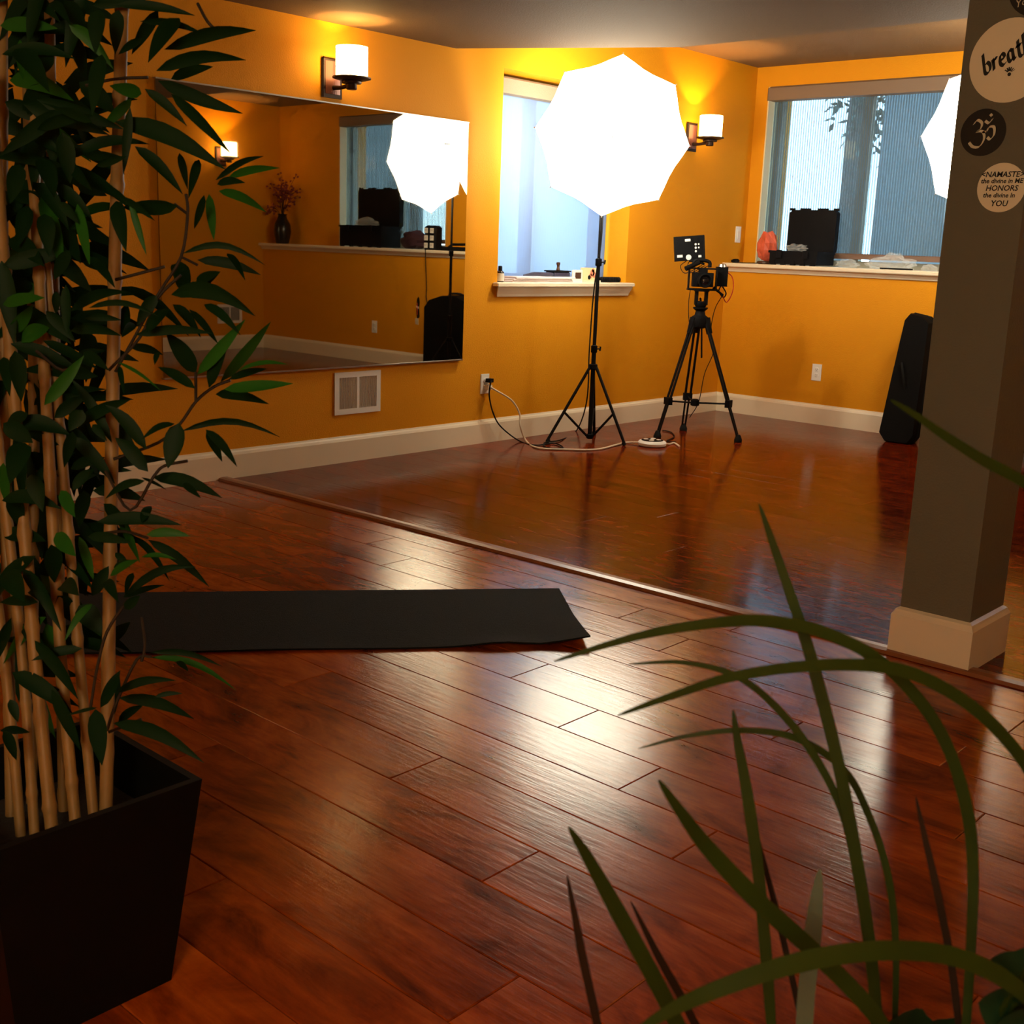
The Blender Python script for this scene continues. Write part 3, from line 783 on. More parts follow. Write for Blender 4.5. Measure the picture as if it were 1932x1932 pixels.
RG = A+V((0, 0, .19))     # where the camera sits
t = thing('camera_rig', RG, 'black caged video camera with a monitor on top of the tripod', 'camera')
def rb(name, c, size, material='black', ax=None, parent=None):
    b = MB(); b.obox(RG+rx*c[0]+nz3*c[1]+toward*c[2], ax or (rx, nz3, toward), size); return b.build(name, material, parent or t)
rb('camera_body', (0, .055, 0), (.125, .085, .07))
rb('grip', (-.05, .052, .03), (.03, .075, .03))
rb('prism_hump', (0, .106, 0), (.05, .026, .05))
cl = RG+nz3*.052
lens = MB().lathe([(.038, .03), (.040, .05), (.040, .085), (.043, .09), (.043, .12), (.036, .122), (.034, .11)], cl, 28, toward).build('lens_barrel', 'black', t, True)
MB().lathe([(.034, .105), (.02, .112), (.004, .114)], cl, 24, toward).build('front_glass', 'lens', lens, True)
for c_, sz in (((-.085, .055, 0), (.010, .125, .03)), ((.085, .055, 0), (.010, .125, .03)), ((0, .122, 0), (.18, .010, .03)), ((0, -.004, 0), (.18, .012, .06))): rb('cage_bar', c_, sz, 'blackm')
MB().tube([RG+rx*-.115+nz3*.118+toward*.05, RG+rx*-.03+nz3*.158+toward*.02], [.015, .013], 10).build('microphone', 'cloth_black', t, True)
MB().tube(smooth_path([RG+rx*-.06+nz3*.13, RG+rx*-.05+nz3*.17, RG+rx*.03+nz3*.165, RG+rx*.04+nz3*.13], 5), .011, 10).build('top_handle', 'black', t, True)
# monitor on a friction arm, its back to the viewer
mc = at(1300.5, 468.5, depth(A)+.02-.40*0)
tl = math.radians(6); mx_ = (rx*math.cos(tl)+nz3*math.sin(tl)); mz = (-rx*math.sin(tl)+nz3*math.cos(tl))
mo = MB(); mo.obox(mc, (mx_, mz, toward), (.188, .150, .026)); mo = mo.build('monitor', 'black', t)
def mk(name, u_, v_, su, sv, material='silver'):
    b = MB(); b.obox(mc+mx_*u_+mz*v_+toward*.0136, (mx_, mz, toward), (su, sv, .0016)); b.build(name, material, mo)
mk('label_plate', -.010, .050, .034, .015); mk('label_plate', -.062, -.044, .034, .016); mk('port', .062, -.052, .018, .014)
for i in range(3):
    for j in range(2):
        if (i, j) in ((2, 1),): continue
        b = MB(); b.lathe([(.0068-.0015*j, .0130), (.0068-.0015*j, .0148), (.004, .0152)], mc+mx_*(.038+.019*j)+mz*(.022-.021*i), 12, toward); b.build('button', 'silver', mo, True)
b = MB(); b.lathe([(.017, .013), (.017, .016), (.007, .017)], mc+mx_*(-.008)+mz*(-.054), 14, toward); b.build('menu_dial', 'silver', mo, True)
b = MB(); b.obox(mc+mx_*.090, (mx_, mz, toward), (.010, .140, .030)); b.build('side_hood', 'blackm', mo)
mb_ = mc-mz*.075
MB().tube([mb_, lerp(mb_, RG+nz3*.16, .5)+rx*.015, RG+nz3*.15], [.008, .011, .008], 8).build('friction_arm', 'black', t, True)
for k in range(3):
    cable('monitor_cable', [mb_+mx_*(-.02+.02*k), mb_+mx_*(-.055+.045*k)-nz3*.03, mb_+mx_*(.03*k-.02)-nz3*.075, RG+nz3*.14+rx*(.02*k-.01)], .0026, 'rubber', t, 5)
# battery pack on the right
bc = at(1361.5, 522, depth(A)+.0)
bt = MB(); bt.obox(bc, (rx, nz3, toward), (.068, .118, .05)); bt = bt.build('battery_pack', 'black', t)
MB().lathe([(.028, .058), (.022, .075), (.010, .08)], bc, 12, nz3).build('battery_mount', 'steel', bt, True)
MB().tube([bc-rx*.03-nz3*.03, RG+rx*.085+nz3*.11], .008, 8).build('side_arm', 'blackm', t, True)
cable('power_cable', [bc-nz3*.055, bc-nz3*.09-rx*.01, bc-nz3*.125+rx*.02, bc-nz3*.10+rx*.035, bc-nz3*.06+rx*.01], .004, 'rubber', t, 6)
MB().tube([RG+rx*.07+nz3*.01, RG+rx*.135-nz3*.035], [.009, .006], 8).build('lever', 'black', t, True)
cable('red_cable', [bc+rx*.03+nz3*.03, bc+rx*.065+nz3*.0, bc+rx*.078-nz3*.06, bc+rx*.065-nz3*.12, bc+rx*.04-nz3*.155, RG+rx*.13-nz3*.035], .0032, 'red', t, 6)
cable('hanging_cable', [RG+rx*.13-nz3*.035, RG+rx*.09-nz3*.12, RG+rx*.075-nz3*.25, RG+rx*.10-nz3*.38, RG+rx*.055-nz3*.52, RG+rx*.03-nz3*.70, RG+rx*-.02-nz3*.80], .0026, 'rubber', t, 5)
cable('hanging_cable', [RG+rx*-.07+nz3*.0, RG+rx*-.075-nz3*.08, RG+rx*-.07-nz3*.16, A+rx*-.06-nz3*.04], .0024, 'rubber', t, 5)

# ------------------------------------------------------------------ cords and the floor power hub
fl_ = lambda x, y, z=.006: on(x, y, 2, z)
wl = lambda x, y, d=.03: on(x, y, 0, d)
t = UL1
b = MB(); b.obox((.026, -2.487, .368), ((1, 0, 0), (0, 1, 0), (0, 0, 1)), (.032, .034, .022)); b.build('plug', 'black', t)
cable('power_cord', [(.040, -2.48, .365), wl(926, 722, .06), wl(923, 745, .05), wl(930, 778, .05), on(945, 805, 0, .06), fl_(980, 832), fl_(1012, 840), fl_(1045, 836), fl_(1062, 845), fl_(1032, 845), fl_(1028, 835), fl_(1058, 830), fl_(1088, 812), V((S1.x-.012, S1.y-.03, .25)), V((S1.x-.020, S1.y-.02, .55)), V((S1.x-.016, S1.y-.01, .9)), V((S1.x+.02, S1.y-.01, 1.2)), V((S1.x+.014, S1.y-.01, 1.6))], .0042, 'rubber', t, 6, 7)
t = thing('power_hub', fl_(1232, 842, 0), 'round white floor power hub with dark top beside the tripod foot', 'power strip')
pc = fl_(1230, 841, 0)
MB().lathe([(.075, 0), (.084, .006), (.086, .020), (.078, .030), (.066, .034)], pc, 32).build('housing', 'white', t, True)
MB().lathe([(.066, .0335), (.064, .0365), (.058, .0375)], pc, 28).build('dark_face', 'black', t, True)
for k in range(4):
    a = k*math.pi/2+.5; q = pc+V((math.cos(a)*.038, math.sin(a)*.038, 0))
    MB().lathe([(.015, .037), (.015, .040), (.012, .0405)], q, 14).build('socket', 'white', t, True)
MB().lathe([(.012, .037), (.012, .041), (.009, .0415)], pc, 14).build('power_button', 'white', t, True)
cable('tail_cord', [pc+V((.06, .05, .02)), fl_(1262, 838), fl_(1272, 836), fl_(1282, 842)], .0055, 'cordw', t, 7)
b = MB(); b.obox((.024, -2.494, .328), ((1, 0, 0), (0, 1, 0), (0, 0, 1)), (.030, .034, .028)); b.build('plug', 'cordw', t)
cable('supply_cord', [(.038, -2.49, .33), wl(935, 736, .06), wl(965, 755, .09), wl(980, 780, .10), on(982, 805, 0, .12), fl_(993, 832), fl_(1015, 845), fl_(1070, 848), fl_(1125, 848), fl_(1160, 840), fl_(1180, 835), pc+V((-.08, -.03, .012))], .0055, 'cordw', t, 7, 8)
t = cable('sensor_cable', [fl_(1250, 812, .004), fl_(1265, 815, .004), fl_(1272, 824, .004), fl_(1258, 832, .004), fl_(1275, 834, .004)], .0035, 'rubber'); tag(t, 'thin black cable loop on the floor behind the power hub', 'cord')

# ------------------------------------------------------------------ black soft bags
def soft_bag(name, pts, thick_dir, thick, label, cat):
    """outline polygon bulged front and back, with piping and a handle"""
    pts = [V(p) for p in pts]; c = sum(pts, V())/len(pts); d = V(thick_dir).normalized()
    t = thing(name, (c.x, c.y, min(p.z for p in pts)), label, cat)
    b = MB(); n = len(pts)
    rings = [(0, .0), (.0, 1.0)]
    for s, off in ((.985, 0), (1, .12), (1, .88), (.985, 1.0)):
        b.v += [c+(p-c)*s+d*(thick*off) for p in pts]
    for k in range(3): b.f += [(k*n+i, k*n+(i+1) % n, (k+1)*n+(i+1) % n, (k+1)*n+i) for i in range(n)]
    b.f += [tuple(range(n-1, -1, -1)), tuple(range(3*n, 4*n))]
    b.build('body', 'cloth_black', t, True)
    MB().tube([p+d*thick*.5+(p-c).normalized()*.002 for p in pts]+[pts[0]+d*thick*.5], .004, 6).build('zip_piping', 'rubber', t, True)
    return t, c, d
# long case leaning on the knee wall
F0 = on(1672, 828, 2, 0); F1 = on(1722, 834, 2, 0)
lo0, lo1 = V((1.47, -.20, 0)), V((1.64, -.20, 0))
hi0, hi1 = on(1727, 592, 1, -.06), on(1772, 598, 1, -.06)
ln = lambda a, b_, k: lerp(a, b_, k)
out = [lo0+V((.02, 0, 0)), lo1+V((0, 0, 0)), lo1+V((.03, .01, .05)), ln(lo1, hi1, .5)+V((.02, 0, 0)), hi1-V((0, 0, .04)), hi1+V((-.04, 0, 0)), hi0+V((.03, 0, .005)), hi0-V((0, 0, .035)), ln(lo0, hi0, .5)+V((-.012, 0, 0)), lo0+V((-.02, 0, .05))]
t, c_, d_ = soft_bag('stand_bag', out, (0, -1, .02), .15, 'long black tapered stand bag leaning on the knee wall', 'bag')
MB().tube(smooth_path([c_+d_*.15+V((-.04, 0, .10)), c_+d_*.175+V((-.01, 0, .02)), c_+d_*.15+V((.01, 0, -.10))], 5), .007, 6).build('carry_strap', 'rubber', t, True)
# upright equipment bag seen at the edge of the mirror
x0, x1, yy = 2.20, 2.74, -.22
out = [(x0+.02, yy, .06), (x1-.02, yy, .06), (x1, yy, .09), (x1, yy, .60), (x1-.06, yy, .665), (x1-.2, yy, .705), (x0+.16, yy, .71), (x0+.04, yy, .67), (x0, yy, .60), (x0, yy, .09)]
t, c_, d_ = soft_bag('equipment_bag', out, (0, -1, 0), .22, 'upright black equipment bag behind the grey pillar', 'bag')
t.location.z = 0
for ch_ in t.children: ch_.location.z = .06
for xx in (x0+.07, x1-.07):
    for y_ in (-.25, -.41): MB().lathe([(.006, -.014), (.030, -.014), (.030, .014), (.006, .014)], (xx, y_, .0305), 14, (1, 0, 0)).tube([(xx, y_, .03), (xx, y_, .065)], .008, 6).build('caster', 'rubber', t, True)
MB().tube(smooth_path([(2.37, -.33, .700), (2.40, -.33, .722), (2.52, -.33, .722), (2.55, -.33, .70)], 5), .010, 8).build('grab_handle', 'rubber', t, True)

# ------------------------------------------------------------------ things on the long ledge
Z = ZLEDGE
def hard_case(x0, x1, y0, y1, hb, hl, lidw, label):
    t = thing('hard_case', ((x0+x1)/2, (y0+y1)/2, Z), label, 'case', 'open black hard cases')
    w_ = .010
    b = MB()     # open tray with rim
    b.bbox((x0, y0, Z+.008), (x1, y1, Z+.016), .004)
    b.box((x0, y0, Z+.012), (x0+w_, y1, Z+hb)); b.box((x1-w_, y0, Z+.012), (x1, y1, Z+hb))
    b.box((x0+w_, y0, Z+.012), (x1-w_, y0+w_, Z+hb)); b.box((x0+w_, y1-w_, Z+.012), (x1-w_, y1, Z+hb))
    b.build('tray', 'black', t)
    b = MB(); r = .008
    b.box((x0-r, y0-r, Z+hb-.016), (x1+r, y0, Z+hb)); b.box((x0-r, y0, Z+hb-.016), (x0, y1, Z+hb)); b.box((x1, y0, Z+hb-.016), (x1+r, y1, Z+hb))
    b.build('rim', 'black', t)
    for k in range(5):
        u_ = lerp(x0+.03, x1-.03, k/4)
        b = MB(); b.box((u_-.016, y0-.005, Z), (u_+.016, y0+.02, Z+.030)); b.build('rib_foot', 'black', t)
    for u_ in (lerp(x0, x1, .22), lerp(x0, x1, .78)):
        b = MB(); b.bbox((u_-.022, y0-.020, Z+hb-.05), (u_+.022, y0-.005, Z+hb+.004), .004); b.build('latch', 'black', t)
    b = MB(); b.box((x0+.015, y0+.015, Z+.016), (x1-.015, y1-.015, Z+hb*.7)); b.build('foam', 'rubber', t)
    # lid standing up from the back hinge
    lx0, lx1 = x0-.002, x1+.002; zl0, zl1 = Z+hb, Z+hb+hl; yl0, yl1 = y1-.02, y1+lidw
    c = .022; pl_ = [(lx0+.004, zl0), (lx1-.004, zl0), (lx1, zl0+c), (lx1, zl1-c), (lx1-c, zl1), (lx0+c, zl1), (lx0, zl1-c), (lx0, zl0+c)]
    ld = MB().prism([(x, yl1, z) for x, z in pl_], (0, yl0-yl1, 0)).build('lid', 'black', t)
    for u_ in (.04, .27, .36, .64, .73, .96):
        q = lerp(lx0, lx1, u_); wd = .016 if u_ in (.04, .96) else .02
        b = MB(); b.box((q-wd, yl0+.004, zl1-.004), (q+wd, yl0+.03, zl1+.012)); b.build('lid_lug', 'black', ld)
    for u_ in (.2, .8):
        q = lerp(x0, x1, u_); b = MB().tube([(q-.03, y1-.004, Z+hb), (q+.03, y1-.004, Z+hb)], .009, 8); b.build('hinge', 'black', t, True)
    return t
hard_case(.352, .716, -.005, .245, .098, .285, .030, 'open black hard case on the ledge beside the pink salt rock')
hard_case(3.80, 4.39, -.005, .245, .200, .345, .035, 'larger open black hard case reflected in the mirror')
def crumple(name, c, r, label, seed, amp=.5, cat='plastic bag'):
    b = MB().blob(c, r, amp, 2.6, 28, seed, flat=-r[2]*.55)
    o = b.build(name, 'film'); return tag(o, label, cat)
crumple('plastic_bag', (.50, .10, Z+.115), (.075, .06, .030), 'crumpled clear plastic bag lying inside the smaller open case', 3)
crumple('plastic_bag', (4.10, .08, Z+.225), (.14, .07, .045), 'crumpled clear plastic bag lying inside the larger open case', 4)
crumple('plastic_bag', (.90, .09, Z+.020), (.07, .06, .036), 'small clear plastic bag on the ledge right of the open case', 5)
crumple('plastic_bag', (1.18, .16, Z+.032), (.15, .045, .058), 'large crumpled clear plastic bag in the middle of the ledge', 8, .6)
crumple('plastic_bag', (1.47, .10, Z+.016), (.05, .045, .028), 'small grey plastic wrapper on the ledge next to the pillar', 9)
# salt rock lamp
t = thing('salt_lamp', (.262, .10, Z), 'pink salt rock lamp on a dark base beside the open case', 'lamp')
MB().lathe([(.052, 0), (.058, .006), (.058, .018), (.050, .022)], (.262, .10, Z), 20).build('base', 'darkwood', t, True)
b = MB().blob((.262, .10, Z+.122), (.074, .062, .108), .28, 2.2, 14, 2, flat=-.101); b.build('rock', 'salt', t)
cable('cord', [(.215, .07, Z+.006), (.15, .05, Z+.004), (.09, .03, Z+.004), (.05, .03, Z+.004)], .003, 'rubber', t)
b = MB().blob((.055, .03, Z+.014), (.035, .018, .016), .3, 3, 10, 4, flat=-.013); tag(b.build('cord_switch', 'black'), 'small black inline switch at the left end of the ledge', 'switch')
b = MB(); c0 = V((1.27, .035, Z))
b.prism([c0+V(p) for p in ((-.10, -.02, .001), (.10, -.02, .001), (.11, .02, .001), (.02, .035, .001), (-.06, .03, .001))], (0, 0, .010))
o = b.build('clip_bundle', 'black'); tag(o, 'flat black bundle of clips on the ledge before the large plastic bag', 'clips')
# reflected group: purple bag, outlet tower, vase of blossoms
b = MB().blob((3.43, .09, Z+.082), (.17, .085, .082), .35, 2.0, 20, 6, flat=-.080); o = b.build('fabric_bag', 'purple', None, True); tag(o, 'dark purple fabric bag slumped on the ledge in the mirror', 'bag')
t = thing('outlet_tower', (3.17, .07, Z), 'black power tower with six white sockets on the ledge', 'power strip')
b = MB(); b.bbox((3.095, .02, Z), (3.245, .12, Z+.215), .016); b.build('housing', 'black', t)
for i in range(3):
    for j in range(2):
        x_, z_ = 3.135+.075*j, Z+.040+.065*i
        o = box_obj('socket', (x_-.020, .013, z_-.022), (x_+.020, .021, z_+.022), 'white', t)
        b = MB(); b.box((x_-.009, .0120, z_-.006), (x_-.006, .0131, z_+.012)); b.box((x_+.006, .0120, z_-.006), (x_+.009, .0131, z_+.012)); b.build('slots', 'rubber', o)
cable('supply_cord', [(3.20, .06, Z+.008), (3.16, -.03, Z+.006), (3.13, -.062, Z-.04), (3.12, -.05, .75), (3.10, -.06, .62), (2.95, -.07, .40), (2.86, -.08, .34), (2.98, -.08, .26), (3.02, -.07, .33), (2.86, -.07, .42)], .0045, 'rubber', t, 6)
t = thing('flower_vase', (5.38, .06, Z), 'dark vase of dry red blossoms on the ledge corner in the mirror', 'vase')
MB().lathe([(.062, 0), (.070, .02), (.088, .12), (.082, .19), (.050, .25), (.042, .28), (.052, .295)], (5.38, .06, Z), 24).build('vessel', 'vase', t, True)
rnd = random.Random(11)
for k in range(22):
    a = rnd.uniform(0, 6.28); rr_ = rnd.uniform(.05, .36); hh = rnd.uniform(.40, .70)
    e = V((5.38+math.cos(a)*rr_*.9, max(-.14, min(.19, .06+math.sin(a)*rr_*.45)), Z+hh-.5*rr_*(rr_ > .24)))
    if e.x > W-.05: e.x = W-.06
    p = smooth_path([(5.38, .06, Z+.27), lerp(V((5.38, .06, Z+.27)), e, .5)+V((0, 0, .06)), e], 4)
    st = MB().tube(p, .0022, 5).build('stem', 'twig', t)
    b = MB()
    for q in range(7):
        c = p[rnd.randint(4, 8)]+V((rnd.gauss(0, .022), rnd.gauss(0, .015), rnd.gauss(0, .022)))
        b.blob(c, (.013, .013, .011), .5, 3, 6, q)
    b.build('blossoms', 'bloom', st)
# clutter seen at the far right of the reflected ledge
t = thing('desk_clamp', (2.95, .08, Z), 'small black tabletop clamp lying on the ledge in the mirror', 'clamp')
b = MB(); b.bbox((2.72, .03, Z), (3.04, .13, Z+.035), .008); b.build('base', 'black', t)
MB().tube([(2.98, .08, Z+.03), (2.94, .08, Z+.055), (2.76, .08, Z+.060)], .012, 8).build('arm', 'blackm', t, True)
# opening in the knee wall
t = thing('wall_hole', (3.285, -.004, .46), 'small ragged dark hole in the knee wall seen in the mirror', 'hole')
rag = [(-.022, .47), (.01, .455), (.026, .50), (.024, .58), (.018, .63), (.0, .655), (-.012, .64), (-.02, .60), (-.012, .55)]
MB().prism([(3.275+x, -.0005, z) for x, z in rag], (0, -.002, 0)).build('cavity', 'rubber', t)
MB().prism([(3.288+x*.8, -.0005, z) for x, z in ((-.024, .40), (.022, .405), (.03, .45), (.012, .462), (-.026, .452))], (0, -.004, 0)).build('plaster_patch', 'rawhole', t)
MB().prism([(3.282+x, -.0027, z) for x, z in ((-.02, .545), (.012, .552), (.016, .572), (-.012, .566))], (0, -.003, 0)).build('paper_flap', 'white', t)
MB().tube([(3.284, -.006, .49), (3.279, -.008, .535), (3.286, -.006, .60)], .004, 6).build('red_wire', 'red', t, True)

# ------------------------------------------------------------------ things on the side window sill
ZS = .928
t = thing('dropper_bottle', (-.045, -2.352, ZS), 'small dark-capped bottle with pale label at the left end of the sill', 'bottle')
MB().lathe([(.022, 0), (.024, .003), (.024, .052), (.018, .062), (.011, .066)], (-.045, -2.352, ZS), 18).build('bottle_body', 'amber', t, True)
MB().lathe([(.0246, .006), (.0246, .050)], (-.045, -2.352, ZS), 18).build('label_band', 'label', t, True)
MB().lathe([(.012, .066), (.012, .088), (.009, .092)], (-.045, -2.352, ZS), 14).build('cap', 'black', t, True)
for k, (dz, th, y0, y1) in enumerate(((0, .011, -2.29, -1.73), (.011, .010, -2.285, -1.76), (.021, .012, -2.27, -1.72))):
    b = MB(); b.bbox((-.125+.01*k, y0, ZS+dz+.0002), (.000+.005*k, y1, ZS+dz+th), .003)
    o = b.build('magazine', 'paper')
    tag(o, ['pale magazine at the bottom of the sill stack', 'pale magazine in the middle of the sill stack', 'pale pink magazine on top of the sill stack'][k], 'magazine', 'magazines on the side window sill')
t = thing('folded_umbrella', (-.05, -2.0, ZS+.033), 'dark slim folding umbrella lying on the sill magazines', 'umbrella')
MB().tube([(-.05, -2.14, ZS+.040), (-.05, -2.05, ZS+.048), (-.05, -1.93, ZS+.046), (-.05, -1.82, ZS+.044)], [.004, .012, .013, .011], 10).build('folded_cloth', 'navy', t, True)
MB().tube([(-.05, -1.82, ZS+.044), (-.05, -1.775, ZS+.043)], .008, 8).build('handle', 'black', t, True)
t = thing('lidded_tin', (-.07, -1.80, ZS+.033), 'dark lidded tin with knobbed wooden handle on the sill magazines', 'tin')
b = MB(); b.bbox((-.115, -1.875, ZS+.033), (-.03, -1.725, ZS+.062), .006); b.build('body', 'navy', t)
b = MB(); b.bbox((-.118, -1.88, ZS+.062), (-.027, -1.72, ZS+.070), .003); b.build('lid', 'black', t)
MB().lathe([(.010, .070), (.012, .076), (.009, .084), (.0085, .100), (.013, .108), (.012, .118), (.004, .121)], (-.07, -1.80, ZS), 14).build('knob', 'darkwood', t, True)
t = thing('framed_photo', (-.04, -1.64, ZS), 'small white photo frame standing on the sill', 'picture frame')
b = MB(); b.bbox((-.052, -1.690, ZS), (-.036, -1.598, ZS+.076), .003); b.build('frame', 'white', t)
box_obj('picture', (-.036, -1.672, ZS+.022), (-.0345, -1.616, ZS+.060), 'darkwood', t)
t = thing('flower_card', (-.06, -1.50, ZS), 'cream card with a painted salmon flower leaning on the sill', 'card')
b = MB(); b.box((-.068, -1.585, ZS+.012), (-.062, -1.425, ZS+.090)); b.build('card', 'yellow', t)
box_obj('card_stand', (-.085, -1.59, ZS), (-.03, -1.42, ZS+.012), 'trim', t)
for (y, z, r) in ((-1.470, .058, .022), (-1.450, .045, .018), (-1.487, .038, .016), (-1.462, .073, .014)):
    MB().lathe([(r, 0), (r, .0012)], (-.062, y, ZS+z), 10, (1, 0, 0)).build('painted_petal', 'salmon', t)
MB().lathe([(.014, 0), (.014, .0018)], (-.0618, -1.500, ZS+.030), 10, (1, 0, 0)).build('painted_leaf', 'rubber', t)
t = thing('bead_roll', (-.045, -1.30, ZS), 'dark ridged bead bracelet roll at the right end of the sill', 'beads')
for k in range(9):
    MB().lathe([(.012, -.010), (.0175, -.006), (.0175, .006), (.012, .010)], (-.045, -1.39+.0215*k, ZS+.0176), 10, (0, 1, 0)).build('bead', 'black', t, True)

# ------------------------------------------------------------------ yoga mat, one corner lifted
mTR = on(1047, 1098, 2, .006); mBR = on(1113, 1218, 2, .003); mE = on(0, 1237, 2, .003)
du = (mE-mBR); du.z = 0; du.normalize(); dv = V((-du.y, du.x, 0))
if dv.dot(mTR-mBR) < 0: dv = -dv
wm = .575; Lm = 1.75; nu, nv = 36, 12; th = .005
b = MB()
def mz_(u, v):
    q = max(0, 1-u*Lm/.16)*max(0, 1-v*wm/.30); z = .026*q**1.1
    z += .011*math.exp(-((u*Lm-.26)/.10)**2)*max(0, 1-v*wm/.10)+.0035*max(0, 1-v*wm/.06)*(.6+.4*math.sin(u*Lm*9))
    return z
sk = (mTR-mBR).dot(du)
for lay in (0, th):
    for i in range(nu+1):
        for j in range(nv+1):
            u_, v_ = i/nu, j/nv; z = mz_(u_, v_)
            p = mBR+du*(u_*Lm+sk*v_*(1-u_))+dv*(v_*wm); p.z = .001+z+lay; b.v.append(p)
S_ = (nu+1)*(nv+1); id_ = lambda i, j, k: k*S_+i*(nv+1)+j
for i in range(nu):
    for j in range(nv):
        b.f.append((id_(i, j, 1), id_(i+1, j, 1), id_(i+1, j+1, 1), id_(i, j+1, 1)))
        b.f.append((id_(i, j, 0), id_(i, j+1, 0), id_(i+1, j+1, 0), id_(i+1, j, 0)))
for i in range(nu):
    for j in (0, nv): b.f.append((id_(i, j, 0), id_(i+1, j, 0), id_(i+1, j, 1), id_(i, j, 1)))
for j in range(nv):
    for i in (0, nu): b.f.append((id_(i, j, 0), id_(i, j+1, 0), id_(i, j+1, 1), id_(i, j, 1)))
tag(b.build('yoga_mat', 'mat_rubber', None, True), 'charcoal black yoga mat unrolled on the floor with one lifted corner', 'yoga mat')

# ------------------------------------------------------------------ planter and bamboo
t = thing('planter', (3.12, -6.71, 0), 'tall black square tapered planter holding the bamboo', 'planter')
b = MB(); cx, cy = 3.124, -6.712; hr, hb_, hi_ = .160, .121, .34
def psq(h, z): return [V((cx+sx*h, cy+sy*h, z)) for sx, sy in ((-1, -1), (1, -1), (1, 1), (-1, 1))]
b.v += psq(hb_, 0)+psq(hr, hi_)+psq(hr-.012, hi_)+psq(hr-.022, .25)
b.f += [(3, 2, 1, 0)]
for k in (0, 4, 8): b.f += [(k+i, k+(i+1) % 4, k+4+(i+1) % 4, k+4+i) for i in range(4)]
b.f += [(12, 13, 14, 15)]
b.build('pot_shell', 'pot', t)
b = MB(); b.v += psq(hr-.024, .251)+psq(hr-.023, .258); b.f += [(3, 2, 1, 0), (4, 5, 6, 7)]+[(i, (i+1) % 4, 4+(i+1) % 4, 4+i) for i in range(4)]; b.build('soil', 'soil', t)

BAM = thing('bamboo_plant', (3.12, -6.71, .25), 'tall bamboo with pale canes and long dark green leaves in black planter', 'plant')
stems = [  # bottom pixel, top pixel, lean in depth
    ((200, 1530), (216, 560), (226, 180), 1.745, .010), ((176, 1535), (140, 1130), (92, 560), 1.740, .0078), ((142, 1548), (112, 1200), (84, 700), 1.715, .0085),
    ((97, 1556), (60, 1170), (12, 560), 1.70, .0095), ((64, 1556), (38, 1200), (-20, 700), 1.72, .0075), ((38, 1560), (10, 1260), (-60, 700), 1.74, .0078),
    ((120, 1500), (108, 900), (98, 300), 1.82, .0085), ((60, 1480), (64, 760), (55, 300), 1.84, .0085), ((20, 1450), (6, 600), (4, 100), 1.80, .0090)]
stem_pts = []
for (p0, p1, p2, d0, r) in stems:
    a = at(p0[0], p0[1], d0); a2 = at(p1[0], p1[1], d0+.02); a3 = at(p2[0], p2[1], d0+.05)
    dirn = (a2-a).normalized(); foot = a+dirn*((.256-a.z)/dirn.z)
    top = a3+(a3-a2).normalized()*.35
    pts = smooth_path([foot, a2, a3, top], 8); stem_pts.append(pts)
    rs = []; 
    fine = []
    L_ = 0
    for i in range(len(pts)-1):
        for k in range(5): fine.append(lerp(pts[i], pts[i+1], k/5))
    fine.append(pts[-1]); seg = random.uniform(.13, .17); ph = random.uniform(0, seg); acc = ph
    for i, p in enumerate(fine):
        if i: acc += (fine[i]-fine[i-1]).length
        q = abs(((acc/seg)+.5) % 1-.5)*seg
        rs.append(r*(1+.22*math.exp(-(q/.006)**2)))
    MB().tube(fine, rs, 10).build('cane', 'cane', BAM, True)

leafcount = 0
def leaf(p0, p1, wd, bend=.12, roll=None, material='leaf', view=None, name='leaf', parent=None, nseg=7):
    """lance-shaped leaf with a folded midrib from p0 to p1"""
    global leafcount
    p0, p1 = V(p0), V(p1); ax = p1-p0; L_ = ax.length
    view = view or (CAM-p0).normalized()
    side = ax.cross(view).normalized(); nrm = side.cross(ax).normalized()
    if roll is None: roll = random.uniform(-.7, .7)
    s2 = side*math.cos(roll)+nrm*math.sin(roll); n2 = s2.cross(ax).normalized()
    b = MB(); droop = V((0, 0, 1))*L_*bend
    for i in range(nseg+1):
        u_ = i/nseg; c = p0+ax*u_+droop*math.sin(math.pi*u_)
        wv = wd/2*max(.02, 2.25*(u_**.62)*((1-u_)**.95))
        b.v += [c-s2*wv+n2*wv*.35, c, c+s2*wv+n2*wv*.35]
    for i in range(nseg):
        for k in (0, 1): b.f.append((3*i+k, 3*i+k+1, 3*i+k+4, 3*i+k+3))
    leafcount += 1
    return b.build(name, material, parent or BAM, True)
K = 3.22
def cropleaf(oy, items):
    for it in items:
        x0, y0, x1, y1, wpx = it[:5]; mt = it[5] if len(it) > 5 else 'leaf'; bend = it[6] if len(it) > 6 else random.uniform(.02, .10)
        d = random.uniform(1.58, 1.80); d2 = d+random.uniform(-.05, .05)
        leaf(at(x0/K, oy+y0/K, d), at(x1/K, oy+y1/K, d2), wpx/K*d/F_PX*1.12, bend, random.uniform(-.45, .45), mt)
